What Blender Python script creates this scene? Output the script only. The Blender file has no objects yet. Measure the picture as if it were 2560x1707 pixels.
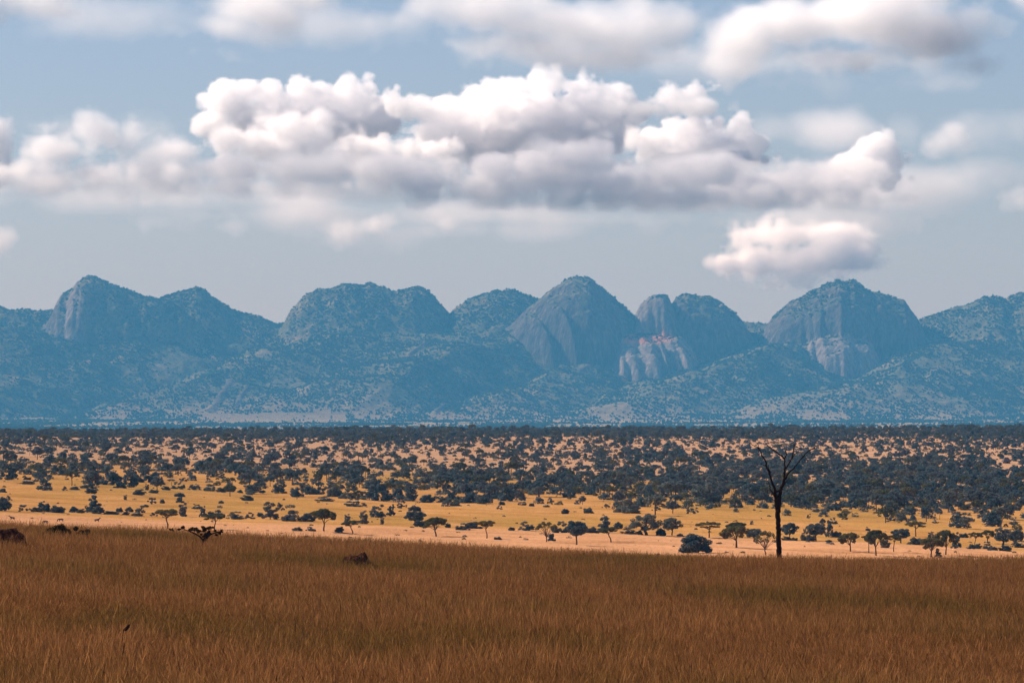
import bpy, math, time
import numpy as np
from mathutils import Vector, Matrix

T0 = time.time()
sc = bpy.context.scene
COL = sc.collection
F = 14222.2            # focal length in reference pixels (200 mm on a 36 mm wide, 2560 px frame)
HOR = 1000.0           # row of the eye-level horizon
CZ = 45.0              # eye height above the datum of the plain

# ------------------------------------------------------------------ noise
def _hash(ix, iy, iz, seed):
    n = (ix.astype(np.int64) * 374761393 + iy.astype(np.int64) * 668265263 + iz.astype(np.int64) * 2147483647 + seed * 144665) & 0xFFFFFFFF
    n = ((n ^ (n >> 13)) * 1274126177) & 0xFFFFFFFF
    n = ((n ^ (n >> 16)) * 2246822519) & 0xFFFFFFFF
    n = n ^ (n >> 15)
    return (n & 0xFFFFFF).astype(np.float32) / float(0xFFFFFF) * 2 - 1

def noise3(x, y, z, seed=0):
    ix, iy, iz = np.floor(x), np.floor(y), np.floor(z)
    fx, fy, fz = x - ix, y - iy, z - iz
    ux, uy, uz = [f * f * f * (f * (f * 6 - 15) + 10) for f in (fx, fy, fz)]
    r = 0
    for dx in (0, 1):
        for dy in (0, 1):
            for dz in (0, 1):
                h = _hash(ix + dx, iy + dy, iz + dz, seed)
                r = r + h * (ux if dx else 1 - ux) * (uy if dy else 1 - uy) * (uz if dz else 1 - uz)
    return r

def noise2(x, y, seed=0):
    ix, iy = np.floor(x), np.floor(y)
    fx, fy = x - ix, y - iy
    ux, uy = [f * f * f * (f * (f * 6 - 15) + 10) for f in (fx, fy)]
    zz = np.zeros_like(ix)
    return ((_hash(ix, iy, zz, seed) * (1 - ux) + _hash(ix + 1, iy, zz, seed) * ux) * (1 - uy)
            + (_hash(ix, iy + 1, zz, seed) * (1 - ux) + _hash(ix + 1, iy + 1, zz, seed) * ux) * uy)

def fbm2(x, y, oct=4, seed=0, gain=.5):
    r, a = 0, 1.0
    for o in range(oct):
        r = r + a * noise2(x * 2 ** o + 17.3 * o, y * 2 ** o + 9.1 * o, seed + o)
        a *= gain
    return r

def smooth(a, b, t):
    t = np.clip((t - a) / (b - a), 0, 1)
    return t * t * (3 - 2 * t)

# ------------------------------------------------------------------ object helpers
def tag(o, label=None, cat=None, group=None, kind=None):
    if label: o['label'] = label
    if cat: o['category'] = cat
    if group: o['group'] = group
    if kind: o['kind'] = kind
    return o

def mesh(name, verts, faces, mats=(), smooth_shade=False, matidx=None):
    me = bpy.data.meshes.new(name)
    verts = np.asarray(verts, np.float32)
    me.vertices.add(len(verts)); me.vertices.foreach_set('co', verts.ravel())
    if isinstance(faces, np.ndarray):
        n, k = faces.shape
        me.loops.add(n * k); me.loops.foreach_set('vertex_index', faces.astype(np.int32).ravel())
        me.polygons.add(n); me.polygons.foreach_set('loop_start', np.arange(n, dtype=np.int32) * k)
    else:
        ln = np.array([len(f) for f in faces], np.int32)
        me.loops.add(int(ln.sum())); me.loops.foreach_set('vertex_index', np.array([i for f in faces for i in f], np.int32))
        me.polygons.add(len(ln)); me.polygons.foreach_set('loop_start', np.concatenate([[0], np.cumsum(ln)[:-1]]).astype(np.int32))
    for m in mats: me.materials.append(m)
    if matidx is not None: me.polygons.foreach_set('material_index', np.asarray(matidx, np.int32))
    me.update(calc_edges=True); me.validate()
    me.polygons.foreach_set('use_smooth', np.full(len(me.polygons), smooth_shade))
    return me

def link(name, data, parent=None, loc=(0, 0, 0), rz=0, scale=(1, 1, 1)):
    o = bpy.data.objects.new(name, data); COL.objects.link(o)
    o.location = loc; o.rotation_euler = (0, 0, rz); o.scale = scale
    if parent: o.parent = parent
    return o

class MB:
    """collects tubes, boxes and leaves into one mesh"""
    def __init__(s): s.v = []; s.f = []; s.n = 0
    def add(s, v, f):
        s.v += [tuple(p) for p in v]; s.f += [tuple(i + s.n for i in q) for q in f]; s.n = len(s.v)
    def tube(s, pts, rad, seg=8, cap=True, rng=None, rough=0.0):
        pts = [Vector(p) for p in pts]; n = len(pts); v = []; f = []
        ref = Vector((0.13, 1, 0.07)).normalized()
        for i, p in enumerate(pts):
            t = (pts[min(i + 1, n - 1)] - pts[max(i - 1, 0)]).normalized()
            a = t.cross(ref).normalized(); b = t.cross(a)
            for k in range(seg):
                w = 2 * math.pi * k / seg
                r = rad[i] * (1 + (rng.uniform(-rough, rough) if rng else 0))
                v.append(p + a * (math.cos(w) * r) + b * (math.sin(w) * r))
        for i in range(n - 1):
            for k in range(seg):
                k2 = (k + 1) % seg
                f.append((i * seg + k, i * seg + k2, (i + 1) * seg + k2, (i + 1) * seg + k))
        if cap:
            f.append(tuple(range(seg))[::-1]); f.append(tuple((n - 1) * seg + k for k in range(seg)))
        s.add(v, f)
    def box(s, lo, hi):
        (a, b, c), (d, e, g) = lo, hi
        s.add([(a, b, c), (d, b, c), (d, e, c), (a, e, c), (a, b, g), (d, b, g), (d, e, g), (a, e, g)],
              [(0, 3, 2, 1), (4, 5, 6, 7), (0, 1, 5, 4), (1, 2, 6, 5), (2, 3, 7, 6), (3, 0, 4, 7)])

def spline(pts, rad, sub=4):
    """Catmull-Rom through points with radii"""
    P = [Vector(p) for p in pts]; R = list(rad); out = []; ro = []
    for i in range(len(P) - 1):
        p0, p1, p2, p3 = P[max(i - 1, 0)], P[i], P[i + 1], P[min(i + 2, len(P) - 1)]
        for k in range(sub):
            t = k / sub
            out.append(0.5 * ((2 * p1) + (p2 - p0) * t + (2 * p0 - 5 * p1 + 4 * p2 - p3) * t * t + (3 * p1 - p0 - 3 * p2 + p3) * t ** 3))
            ro.append(R[i] * (1 - t) + R[i + 1] * t)
    out.append(P[-1]); ro.append(R[-1])
    return out, ro

# ------------------------------------------------------------------ material helpers
def new_mat(name):
    m = bpy.data.materials.new(name); m.use_nodes = True
    nt = m.node_tree; nt.nodes.clear()
    out = nt.nodes.new('ShaderNodeOutputMaterial')
    return m, nt, out

def node(nt, typ, **kw):
    n = nt.nodes.new(typ)
    for k, v in kw.items(): setattr(n, k, v)
    return n

def noise_node(nt, vec, scale, detail=4, rough=.55, mapscale=None):
    if mapscale is not None:
        mp = node(nt, 'ShaderNodeMapping'); mp.inputs['Scale'].default_value = mapscale
        nt.links.new(vec, mp.inputs['Vector']); vec = mp.outputs[0]
    n = node(nt, 'ShaderNodeTexNoise')
    n.inputs['Scale'].default_value = scale; n.inputs['Detail'].default_value = detail; n.inputs['Roughness'].default_value = rough
    nt.links.new(vec, n.inputs['Vector'])
    return n.outputs['Fac']

def ramp(nt, fac, stops):
    r = node(nt, 'ShaderNodeValToRGB')
    el = r.color_ramp.elements
    while len(el) < len(stops): el.new(.5)
    for e, (p, c) in zip(el, stops): e.position = p; e.color = (*c, 1) if len(c) == 3 else c
    nt.links.new(fac, r.inputs[0])
    return r.outputs['Color']

def mixc(nt, fac, a, b, mode='MIX'):
    n = node(nt, 'ShaderNodeMix', data_type='RGBA', blend_type=mode)
    for sock, val in ((n.inputs[0], fac), (n.inputs[6], a), (n.inputs[7], b)):
        if isinstance(val, (int, float)): sock.default_value = val
        elif isinstance(val, tuple): sock.default_value = (*val, 1)
        else: nt.links.new(val, sock)
    return n.outputs[2]

def math_node(nt, op, a, b=None, clamp=False):
    n = node(nt, 'ShaderNodeMath', operation=op, use_clamp=clamp)
    for s, v in zip(n.inputs, (a, b)):
        if v is None: continue
        if isinstance(v, (int, float)): s.default_value = v
        else: nt.links.new(v, s)
    return n.outputs[0]

def map_range(nt, v, a, b, c=0, d=1):
    n = node(nt, 'ShaderNodeMapRange', interpolation_type='SMOOTHSTEP')
    nt.links.new(v, n.inputs['Value'])
    n.inputs['From Min'].default_value = a; n.inputs['From Max'].default_value = b
    n.inputs['To Min'].default_value = c; n.inputs['To Max'].default_value = d
    return n.outputs['Result']

def diffuse_out(nt, out, col, rough=1.0, normal=None, translucent=0.0):
    d = node(nt, 'ShaderNodeBsdfDiffuse'); d.inputs['Roughness'].default_value = rough
    if isinstance(col, tuple): d.inputs['Color'].default_value = (*col, 1)
    else: nt.links.new(col, d.inputs['Color'])
    if normal is not None: nt.links.new(normal, d.inputs['Normal'])
    sh = d.outputs[0]
    if translucent:
        t = node(nt, 'ShaderNodeBsdfTranslucent')
        if isinstance(col, tuple): t.inputs['Color'].default_value = (*col, 1)
        else: nt.links.new(col, t.inputs['Color'])
        mx = node(nt, 'ShaderNodeMixShader'); mx.inputs[0].default_value = translucent
        nt.links.new(sh, mx.inputs[1]); nt.links.new(t.outputs[0], mx.inputs[2]); sh = mx.outputs[0]
    nt.links.new(sh, out.inputs['Surface'])

def bump(nt, h, strength, dist):
    b = node(nt, 'ShaderNodeBump'); b.inputs['Strength'].default_value = strength; b.inputs['Distance'].default_value = dist
    nt.links.new(h, b.inputs['Height'])
    return b.outputs[0]

def geo_pos(nt):
    return node(nt, 'ShaderNodeNewGeometry').outputs['Position']

# ------------------------------------------------------------------ tunables
SUN_AZ, SUN_EL = math.radians(-66), math.radians(37)
SUN_E, SKY_S, EXPO = 5.0, 0.048, 1.1
HAZE_D, HAZE_C, HAZE_A = 3.2e-5, (.052, .245, .49), (.62, .28, .06)
CLOUD_D = 0.0075
SHADE = .15

# ------------------------------------------------------------------ camera, world, sun
cam = bpy.data.cameras.new('camera'); co = bpy.data.objects.new('camera', cam); COL.objects.link(co)
cam.lens = 200; cam.sensor_width = 36; cam.clip_start = 1; cam.clip_end = 200000
co.location = (0, 0, CZ)
co.rotation_euler = (math.pi / 2 + math.atan((HOR - 853.5) / F), 0, 0)
sc.camera = co

w = bpy.data.worlds.new('World'); sc.world = w; w.use_nodes = True
wn = w.node_tree; bg = wn.nodes['Background']
sky = wn.nodes.new('ShaderNodeTexSky'); sky.sky_type = 'NISHITA'; sky.sun_disc = False
sky.sun_elevation = SUN_EL; sky.sun_rotation = SUN_AZ
sky.altitude = 1200; sky.air_density = 1.0; sky.dust_density = 0.8; sky.ozone_density = 5.5
tint = wn.nodes.new('ShaderNodeMix'); tint.data_type = 'RGBA'; tint.blend_type = 'MULTIPLY'; tint.inputs[0].default_value = 1
tint.inputs[7].default_value = (1.0, .90, .98, 1)
wn.links.new(sky.outputs[0], tint.inputs[6]); wn.links.new(tint.outputs[2], bg.inputs[0]); bg.inputs[1].default_value = SKY_S

sun = bpy.data.lights.new('sun', 'SUN'); sun.energy = SUN_E; sun.angle = math.radians(.5); sun.color = (1.0, 0.93, 0.84)
so = bpy.data.objects.new('sun', sun); COL.objects.link(so)
SUND = Vector((math.sin(SUN_AZ) * math.cos(SUN_EL), math.cos(SUN_AZ) * math.cos(SUN_EL), math.sin(SUN_EL)))
so.rotation_euler = SUND.to_track_quat('Z', 'Y').to_euler()
so.location = (0, 0, 3000)

sc.view_settings.view_transform = 'Standard'; sc.view_settings.look = 'None'
sc.view_settings.gamma = 1; sc.view_settings.exposure = EXPO
sc.cycles.use_denoising = True
sc.cycles.max_bounces = 32; sc.cycles.diffuse_bounces = 3; sc.cycles.volume_bounces = 26
sc.cycles.transparent_max_bounces = 16
sc.cycles.volume_max_steps = 1024; sc.cycles.volume_step_rate = 1.0

# ------------------------------------------------------------------ terrain
_tab = [(-400, None, 0.5), (0, None, -2.6), (60, None, -6.2), (225, None, -12.1), (430, None, -14.7), (630, None, -17.2), (800, None, -26),
        (1100, None, -37.5), (1400, None, -41.8), (1545, 1390, 0), (1780, 1340, 0), (2025, 1297, 0), (2250, 1265, 0), (2700, 1210, 0),
        (3300, 1160, 0), (3900, 1122, 0), (4500, 1097, 0), (5100, 1083, 0), (5550, 1075, 0), (6000, None, -40), (7500, None, -92),
        (20000, None, -96), (22500, 1059, 0), (25500, 1049.5, 0), (32000, None, -90), (60000, None, -90)]
_td = np.array([t[0] for t in _tab], float)
_tz = np.array([(-(t[1] - HOR) / F * t[0]) if t[1] else t[2] for t in _tab])
_fd = np.arange(-400, 40000, 10.0)
_fz = np.interp(_fd, _td, _tz)
_k = np.hanning(13); _k /= _k.sum()
_fzs = np.convolve(np.pad(_fz, 6, mode='edge'), _k, 'valid')

def ground_z(x, y):
    x = np.asarray(x, float); y = np.asarray(y, float)
    z = np.interp(y, _fd, _fzs)
    u = np.clip(x / np.maximum(y, 250) * F / 1280, -1.7, 1.7)
    A = np.interp(y, [0, 200, 700, 1500, 2500, 2900, 4500, 5550, 7500], [0, 50, 50, 46, 42, 32, 4, -6, 0])
    B = np.interp(y, [0, 200, 650, 1500], [0, -10, -10, 0])
    z = z - (A * u + B * u * u) / F * np.maximum(y, 0)
    z = z + .48 * fbm2(x / 34, y / 60, 4, 5) * smooth(100, 250, y) + .5 * fbm2(x / 90, y / 260, 3, 6) * smooth(1400, 1700, y)
    return z + CZ

def proj(x, y, z):
    return 1280 + F * x / y, HOR - F * (z - CZ) / y

_dd = np.arange(1500, 5700, 4.0)
def place(px, row, lo=1500, hi=5600):
    d = np.arange(lo, hi, 2.0)
    x = (px - 1280) / F * d
    z = ground_z(x, d)
    r = HOR - F * (z - CZ) / d
    i = int(np.argmin(np.abs(r - row)))
    return float(x[i]), float(d[i]), float(z[i])

def build_ground():
    ys = np.concatenate([np.arange(-400, 1500, 12), np.arange(1500, 3000, 12), np.arange(3000, 6200, 25), np.arange(6200, 20000, 300), np.arange(20000, 31001, 150)])
    us = np.concatenate([[-8, -6, -4.5, -3.4, -2.6], np.linspace(-2, 2, 161), [2.6, 3.4, 4.5, 6, 8]])
    half = np.maximum(.09 * ys, 30) + 30
    half = np.minimum(half, 2700)
    X = us[None, :] * half[:, None]; Y = np.repeat(ys[:, None], len(us), 1)
    # last columns run out to the far sides
    X[:, 0] = -8500; X[:, -1] = 8500
    X[:, 1] = np.minimum(X[:, 1], -6000) ; X[:, -2] = np.maximum(X[:, -2], 6000)
    for j, wv in ((2, 3500), (3, 2200)):
        X[:, j] = np.minimum(X[:, j], -wv - 0 * ys) if False else np.minimum(X[:, j], -np.minimum(wv, 600 + half * 2.8))
        X[:, -1 - j] = -X[:, j]
    X[:, 1] = np.minimum(X[:, 1], X[:, 2] - 400); X[:, -2] = -X[:, 1]
    X.sort(axis=1)
    Z = ground_z(X, Y)
    v = np.stack([X, Y, Z], -1).reshape(-1, 3)
    ny, nx = X.shape
    i = np.arange(ny - 1)[:, None] * nx + np.arange(nx - 1)[None, :]
    f = np.stack([i, i + 1, i + nx + 1, i + nx], -1).reshape(-1, 4)
    m, nt, out = new_mat('savanna_ground')
    P = geo_pos(nt)
    sep = node(nt, 'ShaderNodeSeparateXYZ'); nt.links.new(P, sep.inputs[0])
    Yc = sep.outputs['Y']
    big = noise_node(nt, P, 1, 4, .55, (1 / 130, 1 / 420, 0))
    mid = noise_node(nt, P, 1, 5, .6, (1 / 14, 1 / 70, 0))
    fine = noise_node(nt, P, 1, 4, .7, (1 / 1.6, 1 / 9, 0))
    wob = math_node(nt, 'MULTIPLY', math_node(nt, 'SUBTRACT', mid, .5), 260)
    yy = math_node(nt, 'ADD', Yc, wob)
    gold = ramp(nt, mid, [(.25, (.52, .24, .062)), (.5, (.62, .29, .08)), (.75, (.70, .34, .12))])
    olive = ramp(nt, fine, [(.25, (.44, .225, .05)), (.75, (.54, .27, .065))])
    gold = mixc(nt, map_range(nt, big, .42, .62), gold, olive)
    straw = ramp(nt, mid, [(.25, (.68, .315, .13)), (.75, (.78, .375, .17))])
    pink = ramp(nt, mid, [(.25, (.52, .28, .14)), (.75, (.64, .35, .18))])
    c = mixc(nt, map_range(nt, math_node(nt, 'ADD', Yc, math_node(nt, 'MULTIPLY', wob, .25)), 1810, 1880), straw, gold)
    c = mixc(nt, map_range(nt, yy, 2700, 3300), c, pink)
    far = ramp(nt, big, [(.35, (.14, .13, .06)), (.62, (.42, .32, .18))])
    c = mixc(nt, map_range(nt, Yc, 6500, 7500), c, far)
    soil = ramp(nt, mid, [(.3, (.13, .075, .03)), (.7, (.22, .12, .05))])
    c = mixc(nt, map_range(nt, Yc, 900, 1300), soil, c)
    sp = map_range(nt, fine, .34, .56)
    c = mixc(nt, math_node(nt, 'SUBTRACT', 1, math_node(nt, 'MULTIPLY', sp, 1)), c, mixc(nt, .24, c, (.20, .11, .05)))
    streak = noise_node(nt, P, 1, 5, .62, (1 / 55, 1 / 30, 0))
    c = mixc(nt, 1.0, c, ramp(nt, streak, [(.3, (.74, .70, .64)), (.5, (1, 1, 1)), (.7, (1.14, 1.14, 1.14))]), 'MULTIPLY')
    diffuse_out(nt, out, c, 1.0, bump(nt, fine, .8, .5))
    o = link('ground', mesh('ground', v, f, [m], True)); tag(o, kind='structure')

build_ground()

# ------------------------------------------------------------------ GN instancing for uncountable growth
def scatter(name, pos, rot, scl, idx, protos, kind='stuff', label=None):
    col = bpy.data.collections.new(name + '_sources')
    for k, (pn, me) in enumerate(protos):
        ob = bpy.data.objects.new('%s_%02d' % (pn, k), me); col.objects.link(ob)
    me = bpy.data.meshes.new(name); n = len(pos)
    me.vertices.add(n); me.vertices.foreach_set('co', np.asarray(pos, np.float32).ravel())
    me.attributes.new('rot', 'FLOAT_VECTOR', 'POINT').data.foreach_set('vector', np.asarray(rot, np.float32).ravel())
    me.attributes.new('scl', 'FLOAT_VECTOR', 'POINT').data.foreach_set('vector', np.asarray(scl, np.float32).ravel())
    me.attributes.new('pidx', 'INT', 'POINT').data.foreach_set('value', np.asarray(idx, np.int32))
    o = link(name, me); tag(o, label=label, kind=kind)
    ng = bpy.data.node_groups.new(name, 'GeometryNodeTree')
    ng.interface.new_socket('Geometry', in_out='INPUT', socket_type='NodeSocketGeometry')
    ng.interface.new_socket('Geometry', in_out='OUTPUT', socket_type='NodeSocketGeometry')
    N, L = ng.nodes, ng.links
    gi, go = N.new('NodeGroupInput'), N.new('NodeGroupOutput')
    ci = N.new('GeometryNodeCollectionInfo'); ci.inputs['Collection'].default_value = col
    ci.inputs['Separate Children'].default_value = True; ci.inputs['Reset Children'].default_value = True
    ip = N.new('GeometryNodeInstanceOnPoints'); ip.inputs['Pick Instance'].default_value = True
    def attr(nm, t):
        a = N.new('GeometryNodeInputNamedAttribute'); a.data_type = t; a.inputs['Name'].default_value = nm
        return a.outputs['Attribute']
    L.new(gi.outputs[0], ip.inputs['Points']); L.new(ci.outputs[0], ip.inputs['Instance'])
    L.new(attr('pidx', 'INT'), ip.inputs['Instance Index'])
    e2r = N.new('FunctionNodeEulerToRotation'); L.new(attr('rot', 'FLOAT_VECTOR'), e2r.inputs[0]); L.new(e2r.outputs[0], ip.inputs['Rotation'])
    L.new(attr('scl', 'FLOAT_VECTOR'), ip.inputs['Scale'])
    L.new(ip.outputs[0], go.inputs[0])
    o.modifiers.new('scatter', 'NODES').node_group = ng
    return o

# ------------------------------------------------------------------ foreground grass
def grass_material():
    m, nt, out = new_mat('dry_grass')
    P = geo_pos(nt)
    big = noise_node(nt, P, 1, 3, .5, (1 / 26, 1 / 70, 0))
    mid = noise_node(nt, P, 1, 3, .6, (1 / 2.4, 1 / 2.4, 0))
    at = node(nt, 'ShaderNodeAttribute', attribute_name='tint')
    red = ramp(nt, at.outputs['Fac'], [(0, (.17, .075, .024)), (.55, (.325, .136, .041)), (1, (.55, .245, .080))])
    olv = ramp(nt, at.outputs['Fac'], [(0, (.125, .067, .016)), (.55, (.225, .112, .028)), (1, (.37, .19, .05))])
    k = map_range(nt, math_node(nt, 'ADD', big, math_node(nt, 'MULTIPLY', math_node(nt, 'SUBTRACT', mid, .5), .35)), .47, .63)
    c = mixc(nt, k, red, olv)
    diffuse_out(nt, out, c, .8, None, .3)
    return m
GRASS = grass_material()

def grass_patch(seed, size=5.0, n=3600):
    r = np.random.default_rng(seed)
    # tufts: blades gather round a number of centres
    nc = 110
    cen = r.uniform(-size / 2, size / 2, (nc, 2)); ch = r.uniform(.75, 1.1, nc); ct = r.uniform(-.18, .18, nc)
    k = r.integers(0, nc, n)
    base = cen[k] + r.normal(0, .20, (n, 2))
    loose = r.random(n) < .45
    base[loose] = r.uniform(-size / 2, size / 2, (loose.sum(), 2))
    h = r.uniform(.75, 1.25, n) * ch[k]
    tall = r.random(n) < .035; h[tall] = r.uniform(1.3, 2.1, tall.sum())
    wd = r.uniform(.005, .0115, n)
    a = r.uniform(0, 2 * np.pi, n); lean = r.uniform(.08, .75, n) * h; lean[tall] *= .5
    dx, dy = np.cos(a) * lean + .10 * h, np.sin(a) * lean
    b = r.uniform(0, np.pi, n); wx, wy = np.cos(b), np.sin(b)
    V = []; Fc = []
    ts = [0, .3, .5, .66, .8, .9, 1.0]; ws = [1, 1, .95, .85, .75, .6, .15]
    tv = []
    for t, s in zip(ts, ws):
        ss = np.where(r.random(n) < .35, 2.0, s) if t in (.8, .9) else s
        px = base[:, 0] + dx * t ** 2; py = base[:, 1] + dy * t ** 2; pz = h * t * (1 - .06 * t) - .03
        for sg in (-1, 1):
            V.append(np.stack([px + sg * wx * wd * ss, py + sg * wy * wd * ss, pz], -1))
    V = np.stack(V, 1)  # n,8,3
    i0 = np.arange(n)[:, None] * 14
    Fc = np.concatenate([i0 + np.array([[2 * q, 2 * q + 1, 2 * q + 3, 2 * q + 2]]) for q in range(6)], 0)
    me = mesh('grass_patch', V.reshape(-1, 3), Fc, [GRASS])
    tint = np.clip(r.normal(.5, .2, n) + ct[k], 0, 1); tint[tall] = np.clip(tint[tall] + .25, 0, 1)
    me.attributes.new('tint', 'FLOAT', 'POINT').data.foreach_set('value', np.clip(np.repeat(tint, 14) + np.repeat(r.normal(0, .27, n * 7), 2), 0, 1).astype(np.float32))
    return me

def build_grass():
    r = np.random.default_rng(3)
    pts = []
    S = 4.4
    for y in np.arange(150, 690, S):
        hw = .092 * y + 22
        xs = np.arange(-hw, hw, S)
        pts.append(np.stack([xs + r.uniform(-.8, .8, len(xs)), y + r.uniform(-.8, .8, len(xs))], -1))
    p = np.concatenate(pts)
    n = len(p)
    z = ground_z(p[:, 0], p[:, 1])
    rot = np.zeros((n, 3)); rot[:, 2] = r.uniform(0, 2 * np.pi, n)
    patch = 1 + .20 * fbm2(p[:, 0] / 18, p[:, 1] / 45, 3, 21)
    hz = np.clip(r.uniform(.85, 1.1, n) * patch, .65, 1.3) * 1.0
    scl = np.stack([np.ones(n), np.ones(n), hz], -1)
    scatter('grass', np.stack([p[:, 0], p[:, 1], z], -1), rot, scl, r.integers(0, 6, n),
            [('grass_tuft', grass_patch(100 + k)) for k in range(6)], label='tall dry brown grass covering the shaded foreground rise')
build_grass()
print('grass', time.time() - T0)

# ------------------------------------------------------------------ vegetation materials
def leaf_material(name, lo, hi, olive):
    m, nt, out = new_mat(name)
    P = geo_pos(nt)
    info = node(nt, 'ShaderNodeObjectInfo').outputs['Random']
    n = noise_node(nt, P, .55, 3, .6)
    c = ramp(nt, n, [(.3, lo), (.7, hi)])
    c = mixc(nt, map_range(nt, info, .35, 1.0, 0, .75), c, olive)
    diffuse_out(nt, out, c, .9, None, .36)
    return m
LEAF_ACACIA = leaf_material('acacia_leaves', (.060, .068, .036), (.115, .112, .050), (.15, .125, .042))
LEAF_DARK = leaf_material('dark_leaves', (.045, .072, .084), (.115, .150, .158), (.165, .165, .125))  # blue cast in the leaf colour stands in for haze over the wood
LEAF_GREY = leaf_material('grey_leaves', (.075, .085, .09), (.125, .132, .135), (.105, .112, .105))
LEAF_HILL = leaf_material('hill_leaves', (.028, .062, .045), (.065, .110, .075), (.085, .115, .07))

def bark_material(name, a, b):
    m, nt, out = new_mat(name)
    tc = node(nt, 'ShaderNodeTexCoord').outputs['Object']
    n = noise_node(nt, tc, 1, 5, .65, (7, 7, 1.4))
    diffuse_out(nt, out, ramp(nt, n, [(.3, a), (.7, b)]), .9, bump(nt, n, .9, .05))
    return m
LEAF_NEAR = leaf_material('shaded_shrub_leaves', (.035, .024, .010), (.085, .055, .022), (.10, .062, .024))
BARK = bark_material('acacia_bark', (.06, .045, .032), (.13, .10, .075))
BARK_DEAD = bark_material('dead_bark', (.024, .013, .009), (.085, .045, .030))

# ------------------------------------------------------------------ tree and bush meshes (unit size: width 1, height 1)
def leaves(r, clumps, total, size):
    """clumps: (centre, radii) list -> many small leaf quads spread through the clump volumes, denser at their skins"""
    vol = np.array([c[1][0] * c[1][1] * c[1][2] for c in clumps]) ** .7
    cnt = np.maximum((vol / vol.sum() * total).astype(int), 6)
    VV = []
    for (c, rad), k in zip(clumps, cnt):
        d = r.normal(size=(k, 3)); d /= np.linalg.norm(d, axis=1)[:, None]
        rr = r.uniform(.45, 1.08, k) ** .6
        p = np.array(c) + d * rr[:, None] * np.array(rad)
        nrm = d + r.normal(0, .75, (k, 3)) + np.array([0, 0, .45]); nrm /= np.linalg.norm(nrm, axis=1)[:, None]
        a = np.cross(nrm, r.normal(size=(k, 3))); a /= np.linalg.norm(a, axis=1)[:, None]
        b = np.cross(nrm, a)
        s = size * r.uniform(.55, 1.35, k)[:, None]
        VV.append(np.stack([p - a * s - b * s * .55, p + a * s * .8 - b * s * .6, p + a * s + b * s * .6, p - a * s * .7 + b * s * .55], 1))
    V = np.concatenate(VV).reshape(-1, 3)
    V[:, 2] = np.maximum(V[:, 2], .004)
    return V, np.arange(len(V)).reshape(-1, 4)

def clump_set(kind, r):
    C = []
    if kind == 'umbrella':
        for _ in range(26):
            a, q = r.uniform(0, 2 * np.pi), math.sqrt(r.random()) * .42
            C.append(((q * math.cos(a), q * math.sin(a), .80 + .12 * (1 - (q / .42) ** 2) + r.normal(0, .018)), (.105, .105, .062)))
        for _ in range(6):
            a, q = r.uniform(0, 2 * np.pi), r.uniform(.2, .36)
            C.append(((q * math.cos(a), q * math.sin(a), .70 + r.normal(0, .02)), (.10, .10, .055)))
    elif kind == 'dome':
        for _ in range(34):
            a, q = r.uniform(0, 2 * np.pi), math.sqrt(r.random()) * .42
            top = .5 + .44 * math.sqrt(max(0, 1 - (q / .47) ** 2))
            C.append(((q * math.cos(a), q * math.sin(a), r.uniform(.47, top) if r.random() < .45 else top - .03), (.095, .095, .085)))
    elif kind == 'round':
        for _ in range(34):
            d = r.normal(size=3); d /= np.linalg.norm(d); q = r.uniform(.55, 1) * .86
            C.append(((d[0] * q * .46, d[1] * q * .46, .63 + d[2] * q * .34), (.105, .105, .09)))
    elif kind == 'sparse':
        for _ in range(30):
            d = r.normal(size=3); d /= np.linalg.norm(d); d[2] = abs(d[2]) * 1.0 - .15
            C.append(((d[0] * .40, d[1] * .40, .58 + d[2] * .38), (.075, .075, .055)))
    elif kind == 'broad':
        for cx, cz, q in ((-.27, .55, .2), (-.1, .76, .2), (.12, .78, .19), (.28, .58, .19), (0, .55, .2), (-.2, .38, .12), (.38, .44, .1), (.02, .3, .1)):
            for _ in range(7):
                d = r.normal(size=3); d /= np.linalg.norm(d)
                C.append(((cx + d[0] * q * .7, d[1] * .34 * .8, cz + d[2] * q * .75), (.085, .10, .075)))
    elif kind == 'bush':
        for _ in range(30):
            d = r.normal(size=3); d /= np.linalg.norm(d); d[2] = abs(d[2])
            q = r.uniform(.5, .92)
            C.append(((d[0] * q * .42, d[1] * q * .42, .06 + d[2] * q * .85), (.11, .11, .14)))
    elif kind == 'lumpy':
        for cx, cz, q in ((-.22, .36, .24), (.2, .3, .24), (.06, .66, .23), (-.3, .16, .18), (.33, .14, .16), (-.08, .2, .22)):
            cx += r.normal(0, .04); cz += r.normal(0, .03)
            for _ in range(7):
                d = r.normal(size=3); d /= np.linalg.norm(d)
                C.append(((cx + d[0] * q * .75, d[1] * .3, max(.06, cz + d[2] * q * .85)), (.085, .10, .09)))
    elif kind == 'tall':
        for cx, cz, q in ((.0, .78, .26), (.12, .55, .2), (-.12, .5, .16), (.02, .3, .25), (-.24, .16, .2), (.25, .14, .2)):
            cx += r.normal(0, .05)
            for _ in range(7):
                d = r.normal(size=3); d /= np.linalg.norm(d)
                C.append(((cx + d[0] * q * .8, d[1] * .3, max(.05, cz + d[2] * q * .6)), (.10, .11, .075)))
    elif kind == 'scraggly':
        for _ in range(16):
            d = r.normal(size=3); d /= np.linalg.norm(d); d[2] = abs(d[2])
            q = r.uniform(.4, 1.0)
            C.append(((d[0] * q * .42, d[1] * q * .42, .08 + d[2] * q * .8), (.085, .085, .09)))
    return C

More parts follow.
